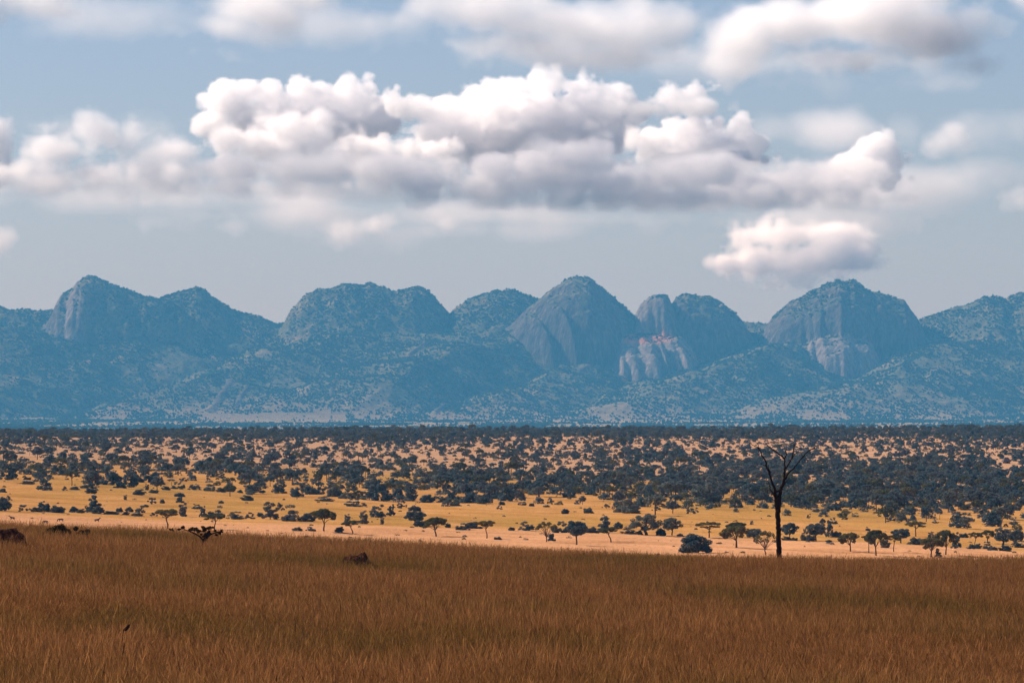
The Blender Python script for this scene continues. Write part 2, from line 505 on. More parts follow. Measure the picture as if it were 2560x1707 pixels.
def trunk_mesh(kind, r, C, mat=None):
    mb = MB()
    hz = {'umbrella': .60, 'dome': .36, 'round': .30, 'sparse': .24, 'broad': .22, 'tall': .25}.get(kind, .1)
    th = {'broad': .048, 'round': .034, 'dome': .030}.get(kind, .026)
    lean = r.uniform(-.05, .05)
    p, q = spline([(0, 0, -.08), (.01, 0, hz * .35), (lean, .01, hz * .75), (lean * .8, 0, hz)], [th * 1.35, th * 1.05, th * .9, th * .85])
    mb.tube(p, q, 7)
    order = r.permutation(len(C))[:(16 if kind == 'sparse' else 9)]
    for j in order:
        c = C[j][0]
        s = Vector((lean * .8, 0, hz * r.uniform(.8, 1.0))); e = Vector(c)
        m = s.lerp(e, .45) + Vector((0, 0, -.02 if kind == 'umbrella' else .03))
        p, q = spline([s, m, e], [th * .55, th * .36, th * .12], 3)
        mb.tube(p, q, 5, False)
    return mb

KINDS = {'umbrella': (LEAF_ACACIA, 5600, .018), 'dome': (LEAF_ACACIA, 6500, .019), 'round': (LEAF_DARK, 6500, .021), 'sparse': (LEAF_ACACIA, 2300, .016),
         'broad': (LEAF_DARK, 7000, .017), 'bush': (LEAF_DARK, 7500, .024), 'lumpy': (LEAF_DARK, 4800, .022), 'tall': (LEAF_DARK, 4500, .024), 'scraggly': (LEAF_GREY, 2200, .024)}
PROTO = {}
def proto(kind, var, grey=False):
    key = (kind, var, grey)
    if key not in PROTO:
        r = np.random.default_rng(sum(map(ord, kind)) * 31 + var * 7 + 5)
        C = clump_set(kind, r)
        mat, n, s = KINDS[kind]
        if grey: mat = LEAF_GREY
        V, Fc = leaves(r, C, n, s)
        # stretch so the crown fills a box of width 1 and height 1
        hx = np.percentile(np.abs(V[:, 0]), 99.6); V[:, :2] *= .5 / hx
        top = np.percentile(V[:, 2], 99.8)
        crown = mesh('crown', V, Fc, [mat])
        tr = None
        if kind not in ('bush', 'lumpy', 'scraggly'):
            mb = trunk_mesh(kind, r, C); tr = mesh('trunk', mb.v, mb.f, [BARK], True)
        PROTO[key] = (crown, tr)
    return PROTO[key]

def small_proto(kind, var, mat, n=420, size=.042):
    r = np.random.default_rng(900 + var * 13 + sum(map(ord, kind)))
    C = clump_set(kind, r)
    V, Fc = leaves(r, C, n, size)
    hx = np.percentile(np.abs(V[:, 0]), 99.6); V[:, :2] *= .5 / hx
    if kind in ('bush', 'lumpy', 'scraggly'):
        return mesh('small_' + kind, V, Fc, [mat])
    mb = MB(); mb.tube([(0, 0, -.1), (.01, 0, .3), (0, 0, .7)], [.035, .028, .015], 5)
    nv = len(V)
    faces = [tuple(q) for q in Fc.tolist()] + [tuple(i + nv for i in q) for q in mb.f]
    return mesh('small_' + kind, list(map(tuple, V.tolist())) + mb.v, faces, [mat, BARK], False, [0] * len(Fc) + [1] * len(mb.f))
print('protos', time.time() - T0)

# ------------------------------------------------------------------ the trees and bushes one can tell apart
# (column, base row, height, width in reference pixels, kind, label, short name for its neighbours' labels)
LANDMARKS = [
 (419, 1321, 48, 60, 'umbrella', 'olive flat-topped acacia with bent trunk, standing above the leafy stump on the grass edge', 'the bent flat-topped acacia'),
 (537, 1323, 38, 47, 'umbrella', 'small flat-topped acacia on the pale straw strip, just right of the leafy stump', 'the small flat-topped acacia'),
 (810, 1327, 54, 58, 'dome', 'half-dome acacia with a straight bare trunk, between two low bushes on the straw strip', 'the half-dome acacia'),
 (882, 1335, 34, 45, 'umbrella', 'small lopsided acacia with a crooked trunk, right of the half-dome acacia', 'the crooked acacia'),
 (1037, 1313, 37, 47, 'round', 'round-crowned dark tree with a bush at its foot, edge of the straw strip', 'the round bush-footed tree'),
 (1090, 1340, 46, 55, 'dome', 'wide acacia with sloping left side, straight trunk, right of the crooked acacia', 'the wide sloping acacia'),
 (1217, 1345, 44, 43, 'umbrella', 'straight-trunked acacia in front of a long low hedge of bushes', 'the acacia before the long thicket'),
 (1366, 1354, 52, 50, 'sparse', 'thin-leaved acacia with a round dark bush right at its foot', 'the thin-leaved acacia'),
 (1441, 1361, 60, 53, 'round', 'ragged upright tree with two peaks and forked trunk, on the straw strip', 'the ragged two-peaked tree'),
 (1527, 1355, 37, 51, 'umbrella', 'thinly flat acacia with leaning trunk, in front of the dense round tree', 'the flat leaning acacia'),
 (1513, 1331, 40, 36, 'tall', 'dense dark tree leafy to the ground, behind the flat leaning acacia', 'the dense dark tree'),
 (1616, 1337, 54, 73, 'broad', 'largest spreading tree of the plain, many-lobed dark crown on a short trunk', 'the largest spreading tree'),
 (1680, 1338, 44, 43, 'round', 'upright dark tree just right of the largest spreading tree', 'the upright dark tree'),
 (1773, 1344, 38, 49, 'umbrella', 'small umbrella tree above the big round bush, on the olive grass', 'the umbrella tree above the big bush'),
 (1840, 1342, 36, 50, 'dome', 'dark half-dome tree peeping out behind the leaning two-tone acacia', 'the half-hidden dome tree'),
 (1841, 1368, 54, 67, 'dome', 'broad two-tone acacia with a leaning trunk, left of the dead tree', 'the broad leaning acacia'),
 (1885, 1353, 33, 42, 'round', 'dark crown behind the open many-branched acacia beside the dead tree', 'the crown behind the many-branched acacia'),
 (1914, 1386, 60, 52, 'sparse', 'open many-branched acacia immediately left of the dead tree trunk', 'the open many-branched acacia'),
 (1974, 1349, 42, 35, 'round', 'compact dark tree on a thick leafy foot, immediately right of the dead tree', 'the compact dark tree'),
 (2040, 1352, 46, 44, 'round', 'big dark tree in the middle of the clump right of the dead tree', 'the big dark clump tree'),
 (2075, 1342, 41, 25, 'tall', 'narrow dark tree at the right side of the clump, right of the dead tree', 'the narrow clump tree'),
 (2126, 1378, 47, 49, 'dome', 'lone acacia with a slightly leaning trunk, right of the clump by the dead tree', 'the lone acacia past the clump'),
 (2190, 1388, 62, 52, 'dome', 'tall peaked acacia, trunk reaching down to the brown grass edge', 'the tall peaked acacia'),
 (2172, 1380, 42, 36, 'umbrella', 'low olive acacia tucked against the left of the tall peaked acacia', 'the low tucked acacia'),
 (2234, 1378, 41, 39, 'umbrella', 'thin-trunked acacia just right of the tall peaked acacia', 'the thin-trunked acacia'),
 (2252, 1357, 37, 42, 'round', 'dark round tree behind the thin-trunked acacia', 'the dark round tree'),
 (2289, 1341, 37, 46, 'umbrella', 'neat umbrella tree standing highest on the slope, above a round bush', 'the neat umbrella tree'),
 (2327, 1392, 48, 57, 'dome', 'wide acacia touching the brown grass, with a pointed bush under its right side', 'the wide acacia on the grass edge'),
 (2364, 1386, 60, 50, 'dome', 'tall olive acacia behind the wide acacia on the right grass edge', 'the tall olive acacia'),
 (2390, 1371, 43, 28, 'tall', 'dark leafy tree joined to the right side of the tall olive acacia', 'the joined leafy tree'),
 (2437, 1364, 34, 32, 'umbrella', 'small umbrella tree with two round bushes at its foot', 'the umbrella tree with two bushes'),
 (2469, 1357, 32, 40, 'dome', 'olive tree at the left end of the last clump near the right border', 'the olive clump tree'),
 (2507, 1362, 45, 49, 'broad', 'tallest dark tree of the last clump near the right border', 'the last clump tree'),
 (2540, 1366, 42, 34, 'round', 'dark tree at the right border, last of its clump', 'the border tree'),
 (237, 1283, 44, 33, 'tall', 'tall dark tree rising out of a row of bushes above the grazing animals', 'the tall tree in the bush row'),
 (180, 1214, 35, 36, 'umbrella', 'layered flat-topped tree standing forward of the wood on the golden slope', 'the layered flat-topped tree'),
 (20, 1199, 48, 46, 'tall', 'big dark tree mass at the wood edge on the left border', 'the left border tree'),
 (635, 1234, 37, 44, 'tall', 'large bushy tree forward of the wood, over a golden slope', 'the large bushy tree'),
]
BUSHES = [
 (8,1277,32,32,'bush'),(62,1279,18,24,'scraggly'),(104,1278,27,26,'tall'),(117,1279,19,22,'bush'),(91,1279,11,24,'bush'),(141,1281,19,33,'bushg'),(184,1280,14,20,'bush'),
 (204,1282,10,18,'bush'),(219,1281,19,18,'tall'),(245,1284,18,26,'bush'),(276,1285,8,32,'bush'),(300,1280,13,15,'bush'),(324,1279,12,17,'bush'),(316,1287,9,15,'bushg'),
 (351,1281,17,20,'lumpy'),(364,1268,7,14,'bush'),(343,1289,7,24,'bush'),(384,1290,10,18,'scraggly'),(459,1290,33,26,'tallg'),(492,1272,13,22,'lumpy'),(508,1292,29,20,'tall'),
 (549,1293,27,28,'lumpy'),(527,1293,14,16,'bushg'),(588,1297,18,37,'lumpy'),(623,1297,19,25,'scraggly'),(650,1291,10,15,'bush'),
 (22,1252,14,18,'scraggly'),(8,1231,10,17,'bush'),(69,1210,8,28,'bush'),(68,1199,8,16,'bush'),(110,1206,10,16,'bush'),(98,1223,9,12,'bush'),(163,1227,12,17,'scraggly'),
 (188,1224,8,21,'bush'),(226,1233,12,24,'bush'),(222,1221,14,34,'lumpy'),(314,1249,13,11,'tall'),(349,1237,14,25,'bush'),(383,1232,10,21,'bush'),(367,1224,15,13,'tall'),
 (414,1225,10,18,'bush'),(449,1241,11,23,'bush'),(451,1256,14,18,'bush'),(379,1260,17,20,'scraggly'),(407,1258,11,11,'bushg'),(405,1211,11,16,'bush'),(446,1222,18,28,'lumpy'),
 (479,1226,15,24,'scraggly'),(524,1227,24,35,'lumpy'),(553,1230,11,21,'bush'),(575,1229,15,19,'bush'),(601,1232,8,12,'bush'),(617,1251,13,25,'bush'),(553,1258,8,12,'bush'),
 (298,1220,15,28,'bush'),(676,1297,42,38,'tallg'),(700,1278,22,20,'scraggly'),(727,1302,37,48,'lumpyg'),(772,1303,21,29,'bushg'),(745,1327,11,23,'bush'),(778,1327,16,23,'lumpy'),
 (850,1330,13,19,'bush'),(869,1308,25,23,'tall'),(911,1309,33,25,'tall'),(944,1293,31,39,'lumpy'),(978,1289,31,22,'tall'),(955,1310,18,12,'tallg'),(1049,1316,15,24,'bush'),
 (1036,1277,15,28,'bushg'),(1006,1270,19,22,'scraggly'),(1120,1319,11,12,'bush'),(1156,1324,16,30,'lumpy'),(1184,1321,16,40,'bushg'),(1279,1325,8,14,'bush'),(1245,1348,8,16,'bush'),
 (887,1265,18,50,'lumpy'),(812,1253,13,43,'lumpy'),(1138,1265,11,23,'bush'),(1247,1273,11,15,'scraggly'),(1254,1262,9,13,'bush'),(1316,1325,21,31,'lumpy'),(1380,1352,18,17,'bush'),
 (1400,1331,27,40,'lumpy'),(1479,1332,17,26,'bushg'),(1546,1321,16,18,'bush'),(1573,1335,18,39,'lumpyg'),(1652,1338,19,22,'bush'),(1735,1382,44,68,'bush'),
 (1413,1284,12,16,'bush'),(1471,1283,16,20,'bush'),(1306,1263,13,22,'lumpy'),(1329,1265,7,12,'bush'),(1367,1267,6,15,'bush'),(1879,1311,11,9,'tall'),(2012,1351,28,20,'lumpy'),
 (2026,1352,18,18,'bushg'),(2056,1308,12,13,'bush'),(2080,1309,16,21,'lumpy'),(2092,1343,17,20,'bush'),(2072,1355,6,14,'bush'),(2213,1368,19,19,'bush'),(2287,1361,20,28,'bush'),
 (2327,1347,19,17,'tall'),(2345,1392,22,17,'tall'),(2410,1343,12,19,'bush'),(2428,1372,12,18,'bush'),(2445,1371,12,15,'bush'),(2546,1368,16,36,'lumpy'),(2468,1371,17,28,'lumpy'),
 (2512,1377,14,25,'bush'),(2485,1375,10,15,'bush'),(2022,1295,13,11,'scraggly'),(2214,1292,12,12,'bush'),(2281,1297,14,10,'bush'),(2331,1295,15,14,'scraggly'),(2483,1296,6,11,'bush'),
 (2497,1292,20,18,'tall'),(2169,1326,6,11,'bush'),(1965,1350,10,20,'bush'),(1985,1351,9,14,'bush'),(1600,1336,11,14,'bush'),(2395,1300,9,10,'scraggly'),(1700,1340,8,14,'bush'),
 (98,1193,32,40,'lumpy'),(230,1214,38,34,'tall'),(274,1212,44,48,'lumpy'),(325,1218,44,40,'tall'),(365,1205,40,54,'lumpy'),(743,1242,35,36,'lumpy'),(697,1233,34,36,'tall'),(785,1236,38,44,'lumpy'),
 (836,1241,27,32,'bush'),(871,1246,36,42,'lumpy'),(923,1249,36,40,'tall'),(972,1250,18,26,'bush'),(1025,1252,44,42,'tall'),(1068,1256,19,28,'bush'),(1111,1256,14,29,'bush'),(1128,1250,31,31,'tall'),
 (1176,1257,24,29,'bush'),(1210,1259,35,40,'lumpy'),
]
rng = np.random.default_rng(11)
def root_at(name, px, row, h, w, lo=1500, hi=5600):
    x, y, z = place(px, row, lo, hi)
    o = bpy.data.objects.new(name, None); COL.objects.link(o)
    o.empty_display_size = .5
    o.location = (x, y, z - .05); o.rotation_euler = (0, 0, rng.uniform(0, 6.28))
    o.scale = (1.13 * w / F * y, 1.13 * w / F * y, 1.06 * h / F * y)
    return o

NAMEOF = {'umbrella': 'acacia_tree', 'dome': 'acacia_tree', 'sparse': 'acacia_tree', 'round': 'savanna_tree', 'broad': 'savanna_tree', 'tall': 'savanna_tree'}
for i, (px, row, h, wd, kind, label, short) in enumerate(LANDMARKS):
    o = root_at(NAMEOF[kind], px, row, h, wd)
    if 'leaning' in label or 'crooked' in label: o.rotation_euler = (0, math.radians(-7), 0)
    crown, tr = proto(kind, i % 3)
    link('crown', crown, o); link('trunk', tr, o)
    tag(o, label, 'tree', 'trees standing apart on the golden plain')

def bush_desc(kind, h, wd):
    g = kind.endswith('g'); k = kind.rstrip('g') if g else kind
    size = 'tiny' if h * wd < 150 else 'small' if h * wd < 330 else 'mid-sized' if h * wd < 800 else 'large'
    shape = {'bush': 'round', 'lumpy': 'lumpy', 'tall': 'tall', 'scraggly': 'ragged'}[k]
    return k, g, '%s %s %s bush' % (size, shape, 'grey' if g or k == 'scraggly' else 'dark')

made = []
for i, (px, row, h, wd, kind) in enumerate(BUSHES):
    k, g, desc = bush_desc(kind, h, wd)
    best = min(LANDMARKS, key=lambda L: abs(L[0] - px) + 2.2 * abs(L[1] - row))
    dx, dr = px - best[0], row - best[1]
    if abs(dx) < best[3] * .5 and abs(dr) > 3: rel = 'behind' if dr < 0 else 'in front of'
    else: rel = 'right of' if dx > 0 else 'left of'
    made.append([i, k, g, desc, rel, best[6], abs(dx) + 2.2 * abs(dr)])
ORD = ['nearest', 'second nearest', 'third nearest', 'fourth nearest', 'fifth nearest', 'sixth nearest', 'seventh nearest', 'eighth nearest']
for m_ in made:
    i, k, g, desc, rel, lm, dist = m_
    px, row, h, wd, kind = BUSHES[i]
    same = sorted([q for q in made if q[3:6] == m_[3:6]], key=lambda q: q[6])
    label = '%s %s %s' % (desc, rel, lm)
    if len(same) > 1: label += ', %s' % ORD[same.index(m_)]
    if i == BUSHES.index((1735, 1382, 44, 68, 'bush')): label = 'biggest round dark bush, sitting on the brown grass edge left of the dead tree'
    crown, tr = proto(k, i % 3, g)
    if tr is None:
        x, y, z = place(px, row)
        o = link('bush', crown, None, (x, y, z - .05), rng.uniform(0, 6.28), (1.28 * wd / F * y, 1.28 * wd / F * y, 1.22 * h / F * y))
    else:
        o = root_at('bush', px, row, h, wd); link('crown', crown, o); link('stem', tr, o)
    tag(o, label, 'bush', 'bushes scattered over the golden plain')
print('individuals', time.time() - T0)

# ------------------------------------------------------------------ the wood up to the crest of the plain
CX = np.array([-700, 0, 640, 1280, 1800, 2560, 3260], float)
RY = np.array([1074, 1090, 1100, 1115, 1130, 1150, 1170, 1190, 1210, 1230, 1250, 1270, 1290], float)
DEN = np.array([
 [1, .95, .60, .45, .45, .65, .9, .55, .10, 0, 0, 0, 0],
 [1, .98, .85, .62, .60, .85, .97, .62, .12, 0, 0, 0, 0],
 [1, .97, .80, .58, .48, .48, .80, .94, .62, .22, .04, 0, 0],
 [1, .98, .85, .68, .62, .62, .80, .98, .985, .90, .52, .03, 0],
 [1, .98, .82, .62, .78, .88, .90, .92, .97, .99, .995, .93, .06],
 [1, .99, .96, .88, .82, .82, .88, .86, .95, .99, .995, .995, .35],
 [1, .97, .90, .80, .70, .72, .80, .78, .92, .99, .99, .99, .35]])
def density(px, row):
    i = np.clip(np.searchsorted(CX, px) - 1, 0, len(CX) - 2); j = np.clip(np.searchsorted(RY, row) - 1, 0, len(RY) - 2)
    a = np.clip((px - CX[i]) / (CX[i + 1] - CX[i]), 0, 1); b = np.clip((row - RY[j]) / (RY[j + 1] - RY[j]), 0, 1)
    return (DEN[i, j] * (1 - a) + DEN[i + 1, j] * a) * (1 - b) + (DEN[i, j + 1] * (1 - a) + DEN[i + 1, j + 1] * a) * b

r = np.random.default_rng(77)
# candidate ground points, uniform over a fan of the plain
NC = 260000
yy = np.sqrt(r.uniform(2150.0 ** 2, 5750.0 ** 2, NC)); xx = (r.uniform(-700, 3260, NC) - 1280) / F * yy
zz = ground_z(xx, yy)
px, row = proj(xx, yy, zz)
tsize = np.interp(yy, [2400, 3300, 4300, 5600], [5.9, 4.9, 4.1, 3.8]) * np.clip(r.normal(1, .26, NC), .5, 1.7)       # tree height, metres
isb = r.random(NC) < .42
hgt = np.where(isb, tsize * .48, tsize); wid = np.where(isb, tsize * .75, tsize * r.uniform(.85, 1.35, NC))
cov = np.clip(density(px, row), 0, .995)
clr = fbm2(xx / 75, yy / 330, 3, 40)
cov = np.clip(cov + np.where(cov < .95, .22 * clr, 0) * smooth(0, .2, cov), 0, .99)
# density of trees needed on the ground for this share of covered picture, from the slope at which the ground is seen
dz = (ground_z(xx, yy + 20) - zz) / 20
graze = np.maximum(dz + (CZ - zz) / yy, .003)             # apparent tilt of the ground towards the eye
per_area = -np.log(1 - cov) / (hgt * wid * .46) * graze
fan = (3960 / F) * (5750.0 ** 2 - 2150.0 ** 2) / 2
per_area = np.where((np.abs(px - 2520) < 34) & (row > 1154) & (row < 1182), per_area * .03, per_area)   # the yard in front of the hut
keep = r.random(NC) < per_area * fan / NC
xx, yy, zz, hgt, wid, isb, px, row = [a[keep] for a in (xx, yy, zz, hgt, wid, isb, px, row)]
print('wood plants', keep.sum())
PX_H = hgt / yy * F
vis = (px > -20) & (px < 2580)
tree_i = np.where(vis & ~isb)[0]; bush_i = np.where(vis & isb)[0]
tree_i = tree_i[np.argsort(-PX_H[tree_i])][:215]
bush_i = bush_i[np.argsort(-PX_H[bush_i])][:120]
wood_mesh = [small_proto(k, v, m, n, s) for k, v, m, n, s in (
    ('dome', 0, LEAF_DARK, 1300, .040), ('lumpy', 1, LEAF_DARK, 1300, .042), ('umbrella', 2, LEAF_DARK, 1000, .036), ('tall', 3, LEAF_DARK, 1300, .040),
    ('dome', 4, LEAF_ACACIA, 1300, .038), ('bush', 5, LEAF_DARK, 1200, .044), ('round', 6, LEAF_GREY, 1100, .038))]
bush_mesh = [small_proto('bush', 0, LEAF_DARK, 620, .046), small_proto('lumpy', 1, LEAF_DARK, 620, .044), small_proto('scraggly', 2, LEAF_GREY, 420, .044), small_proto('bush', 3, LEAF_ACACIA, 620, .046)]
def zone(p):
    return ('left of the tall shrubby stump', 'at the middle of the plain', 'behind the largest spreading tree', 'directly behind the dead tree', 'at the right border')[int(np.searchsorted([560, 1250, 1750, 2150], p))]
for i in tree_i:
    k = int(r.integers(0, 7))
    o = link('wood_tree', wood_mesh[k], None, (xx[i], yy[i], zz[i]), r.uniform(0, 6.28), (wid[i], wid[i], hgt[i]))
    tag(o, 'dark tree crowded in the front of the wood ' + zone(px[i]), 'tree', 'trees crowded in the front of the wood')
for i in bush_i:
    k = int(r.integers(0, 4))
    o = link('wood_bush', bush_mesh[k], None, (xx[i], yy[i], zz[i]), r.uniform(0, 6.28), (wid[i], wid[i], hgt[i]))
    tag(o, 'low bush between the trees of the wood ' + zone(px[i]), 'bush', 'bushes under the front of the wood')
# tiny dry scrub dotted over the open straw and gold
ns = 420
sy = r.uniform(1560, 2750, ns); sx = r.uniform(-.10, .10, ns) * sy; s_h = r.uniform(.25, .8, ns)
xx, yy, zz = np.concatenate([xx, sx]), np.concatenate([yy, sy]), np.concatenate([zz, ground_z(sx, sy)])
hgt, wid, isb = np.concatenate([hgt, s_h]), np.concatenate([wid, s_h * r.uniform(1.4, 3.2, ns)]), np.concatenate([isb, np.ones(ns, bool)])
rest = np.ones(len(xx), bool); rest[tree_i] = False; rest[bush_i] = False
n = int(rest.sum())
idx = np.where(isb[rest], 7 + r.integers(0, 4, n), r.integers(0, 7, n))
rot = np.zeros((n, 3)); rot[:, 2] = r.uniform(0, 6.28, n)
scatter('woodland', np.stack([xx, yy, zz], -1)[rest], rot, np.stack([wid, wid, hgt], -1)[rest], idx,
        [('wood_plant', m_) for m_ in wood_mesh + bush_mesh], label='far dark bushy woodland thinning over pinkish open ground')
print('wood', time.time() - T0)

# ------------------------------------------------------------------ mountains
def dome(X, Y, pts, cy, R, n=2.3, m=.5, zb=60, flute=0.0, seed=0, shear=0.0, Rb=None):
    xs = np.array([(p[0] - 1280) / F * cy for p in pts]); zs = np.array([(HOR - p[1]) / F * cy + CZ for p in pts])
    P = np.interp(X, xs, zs, left=-500, right=-500)
    k = np.clip((P - zb) / (zs.max() - zb), 0, 1)
    fl = noise2(X / 46 + shear * (Y - cy) / 46, Y / 400, seed) + .5 * noise2(X / 19 + shear * (Y - cy) / 19, Y / 300, seed + 1)
    Rr = R * np.sqrt(np.maximum(k, .02)) * (1 + flute * fl)
    t = (Y - cy) / np.where(Y < cy, Rr, (Rb or R * 1.6))
    g = np.maximum(1 - np.abs(t) ** n, 0) ** m
    return np.where((P > zb) & (g > 0), zb + (P - zb) * g, -500)

def ridge_s(px, row):  return px + 1.9 * (row - 800)

def build_mountains():
    x = np.arange(-3900, 3901, 8.0); y = np.concatenate([np.arange(25300, 29000, 8.0), np.arange(29000, 30300, 40.0)])
    X, Y = np.meshgrid(x, y)
    # wooded lower slopes with spurs that run down towards the left
    t = np.clip((Y - 25450) / (28400 - 25450), 0, 1.0)
    s = (X / 28300 * F + 1280) + 620 * (1 - t) ** 1.15 * 0.95     # follow the spurs: column at the ridge foot
    s = s + 45 * fbm2(X / 700, Y / 700, 3, 50)
    ks = np.array([-900, -500, -150, 215, 700, 905, 1120, 1420, 1590, 1690, 1890, 2115, 2310, 2540, 2900, 3300, 3800], float)
    kv = np.array([.6, -.5, .2, .85, -1.0, .35, .15, .6, -.4, .2, -.35, .45, -.4, .4, -.5, .6, -.4])
    rs = np.interp(s, ks, kv)
    body = 460 * (1 - (1 - t) ** 1.04)
    amp = 150 * np.sin(np.pi * np.clip(t, 0, 1) ** .8) ** .9 * (1 - .35 * smooth(.75, 1, t))
    Zf = -45 + body * (.97) + amp * rs * smooth(0, .12, t)
    Zf = Zf + smooth(0, .15, t) * (30 * fbm2(X / 420, Y / 520, 4, 60) + 9 * fbm2(X / 90, Y / 110, 4, 70))
    pxs = X / Y * F + 1280
    for a, b, wa, wb, dp in ((890, 28000, 120, 380, 40), (330, 27950, 110, 380, 25)):
        Zf = Zf + dp * np.exp(-((pxs - a) / wa) ** 2 - ((Y - b) / wb) ** 2)
    for a, b, wa, wb, dp in ((1585, 27420, 80, 330, 100), (2095, 27430, 90, 320, 80), (1400, 27420, 140, 340, 50), (190, 27700, 90, 300, 45)):
        Zf = Zf - dp * np.exp(-((pxs - a) / wa) ** 2 - ((Y - b) / wb) ** 2)
    D = {}
    D['A0'] = dome(X, Y, [(-1400, 800), (-1000, 720), (-700, 770), (-300, 752), (0, 772), (60, 779), (100, 783), (142, 783), (200, 840)], 28750, 750)
    D['A'] = dome(X, Y, [(40, 930), (100, 830), (132, 792), (145, 760), (159, 737), (180, 725), (201, 704), (215, 700), (233, 698), (260, 708), (276, 717), (318, 729), (360, 742), (413, 752), (480, 790), (560, 880)], 28250, 620, flute=.07, seed=1)
    D['A2'] = dome(X, Y, [(330, 850), (380, 765), (413, 743), (459, 731), (478, 728), (486, 723), (500, 721), (513, 726), (530, 742), (551, 761), (597, 786), (650, 796), (689, 813), (740, 900)], 28600, 900, n=1.6, m=.7)
    D['B'] = dome(X, Y, [(640, 940), (690, 850), (714, 803), (727, 777), (761, 744), (796, 725), (842, 715), (892, 711), (949, 717), (988, 730), (1014, 726), (1037, 721), (1057, 726), (1087, 746), (1114, 772), (1140, 810), (1190, 900)], 28450, 760, n=1.7, m=.62, flute=.03, seed=3)
    D['C'] = dome(X, Y, [(1050, 900), (1105, 810), (1133, 777), (1168, 752), (1213, 735), (1256, 728), (1290, 733), (1313, 742), (1344, 748), (1400, 800), (1450, 880)], 28550, 1000, n=1.6, m=.65)
    D['D'] = dome(X, Y, [(1140, 960), (1215, 880), (1268, 825), (1312, 782), (1344, 752), (1363, 736), (1397, 717), (1416, 703), (1443, 695), (1470, 696), (1493, 717), (1531, 744), (1558, 773), (1581, 787), (1604, 825), (1640, 930)], 27950, 560, n=2.6, m=.48, flute=.08, seed=5, shear=.45)
    D['E'] = dome(X, Y, [(1540, 900), (1566, 840), (1585, 795), (1600, 766), (1619, 748), (1657, 741), (1671, 748), (1690, 790), (1712, 870)], 27900, 330, n=3.2, m=.45, flute=.15, seed=7)
    D['E2'] = dome(X, Y, [(1480, 985), (1528, 900), (1552, 846), (1600, 838), (1690, 836), (1725, 870), (1775, 960)], 27700, 470, n=2.6, m=.55, zb=20, flute=.16, seed=9, shear=.2)
    D['F'] = dome(X, Y, [(1640, 900), (1672, 775), (1690, 746), (1717, 739), (1756, 744), (1802, 759), (1832, 779), (1848, 798), (1875, 840), (1910, 920)], 28050, 430, n=3.0, m=.45, flute=.05, seed=11)
    D['G'] = dome(X, Y, [(1850, 940), (1900, 850), (1932, 800), (1974, 760), (2039, 733), (2077, 711), (2096, 705), (2112, 708), (2127, 705), (2154, 717), (2177, 731), (2226, 746), (2257, 754), (2272, 779), (2288, 798), (2312, 850), (2340, 930)], 28050, 540, n=2.6, m=.48, flute=.07, seed=13)
    D['G2'] = dome(X, Y, [(1985, 980), (2008, 880), (2026, 846), (2100, 838), (2160, 840), (2188, 870), (2215, 960)], 27700, 400, n=2.6, m=.55, zb=40, flute=.14, seed=15)
    D['H'] = dome(X, Y, [(2250, 860), (2290, 806), (2318, 795), (2368, 777), (2425, 765), (2460, 747), (2487, 745), (2511, 754), (2540, 740), (2600, 728), (2680, 745), (2760, 740), (2850, 775), (2950, 760), (3150, 720), (3400, 800)], 28600, 1000, n=1.8)
    D['K'] = dome(X, Y, [(-1500, 850), (-600, 800), (0, 800), (640, 802), (689, 811), (716, 811), (900, 800), (1120, 800), (1590, 803), (1886, 812), (1930, 815), (2300, 808), (3300, 800), (4200, 860)], 28900, 900, n=2)
    rock_keys = {'A', 'D', 'E', 'E2', 'F', 'G', 'G2'}
    Zd = np.full_like(X, -400.0); rk = np.zeros_like(X); which = np.zeros_like(X)
    rn = 13 * fbm2(X / 70, Y / 60, 4, 80) + 3 * fbm2(X / 16, Y / 22, 3, 85)
    for q, (k, z) in enumerate(D.items()):
        up = z > Zd
        Zd = np.where(up, z, Zd); rk = np.where(up, 1.0 if k in rock_keys else 0.0, rk); which = np.where(up, q, which)
    Zd = Zd + rn * smooth(0, 40, Zd - Zf + 20)
    d = Zd - Zf
    kk = 30.0
    Z = np.where(d > kk, Zd, np.where(d < -kk, Zf, Zf + (d + kk) ** 2 / (4 * kk)))
    # rocky rib low on the left spur, and smaller slabs
    dom = smooth(-4, 10, d)
    gy, gx = np.gradient(Z, y, x)
    slope = np.degrees(np.arctan(np.hypot(gx, gy)))
    rn2 = fbm2(X / 55, Y / 80, 3, 90)
    rock = rk * dom * smooth(36, 50, slope + 9 * rn2)
    PXc = X / Y * F + 1280; ROWc = HOR - F * (Z - CZ) / Y
    rock = np.where(np.isin(which, [list(D).index(k) for k in ('E', 'E2', 'G2')]), dom * smooth(22, 34, slope + 6 * rn2), rock)
    qa = list(D).index('A')
    rock = np.where(which == qa, rock * smooth(255, 190, PXc + 30 * rn2), rock)
    # bare slabs on the lower slopes
    for (a, b, wdt) in (((575, 957), (530, 1022), 13), ((618, 968), (590, 1012), 8), ((845, 925), (825, 990), 4), ((1115, 1012), (1088, 1030), 7), ((1505, 900), (1450, 925), 9), ((1060, 860), (1025, 885), 6)):
        ax, ay = a; bx, by = b
        tt = np.clip(((PXc - ax) * (bx - ax) + (ROWc - ay) * (by - ay)) / ((bx - ax) ** 2 + (by - ay) ** 2), 0, 1)
        dd = np.hypot(PXc - ax - tt * (bx - ax), ROWc - ay - tt * (by - ay))
        rock = np.maximum(rock, smooth(wdt, wdt * .4, dd + 5 * rn2) * .9)
        Z = Z + 9 * smooth(wdt, 0, dd)
    orange = np.where(which == list(D).index('E2'), smooth(11, 6, np.abs(ROWc - 849 + .05 * (PXc - 1620) + 3 * rn2)), 0) * smooth(1552, 1562, PXc) * smooth(1690, 1674, PXc) * (dom > .3) * .9
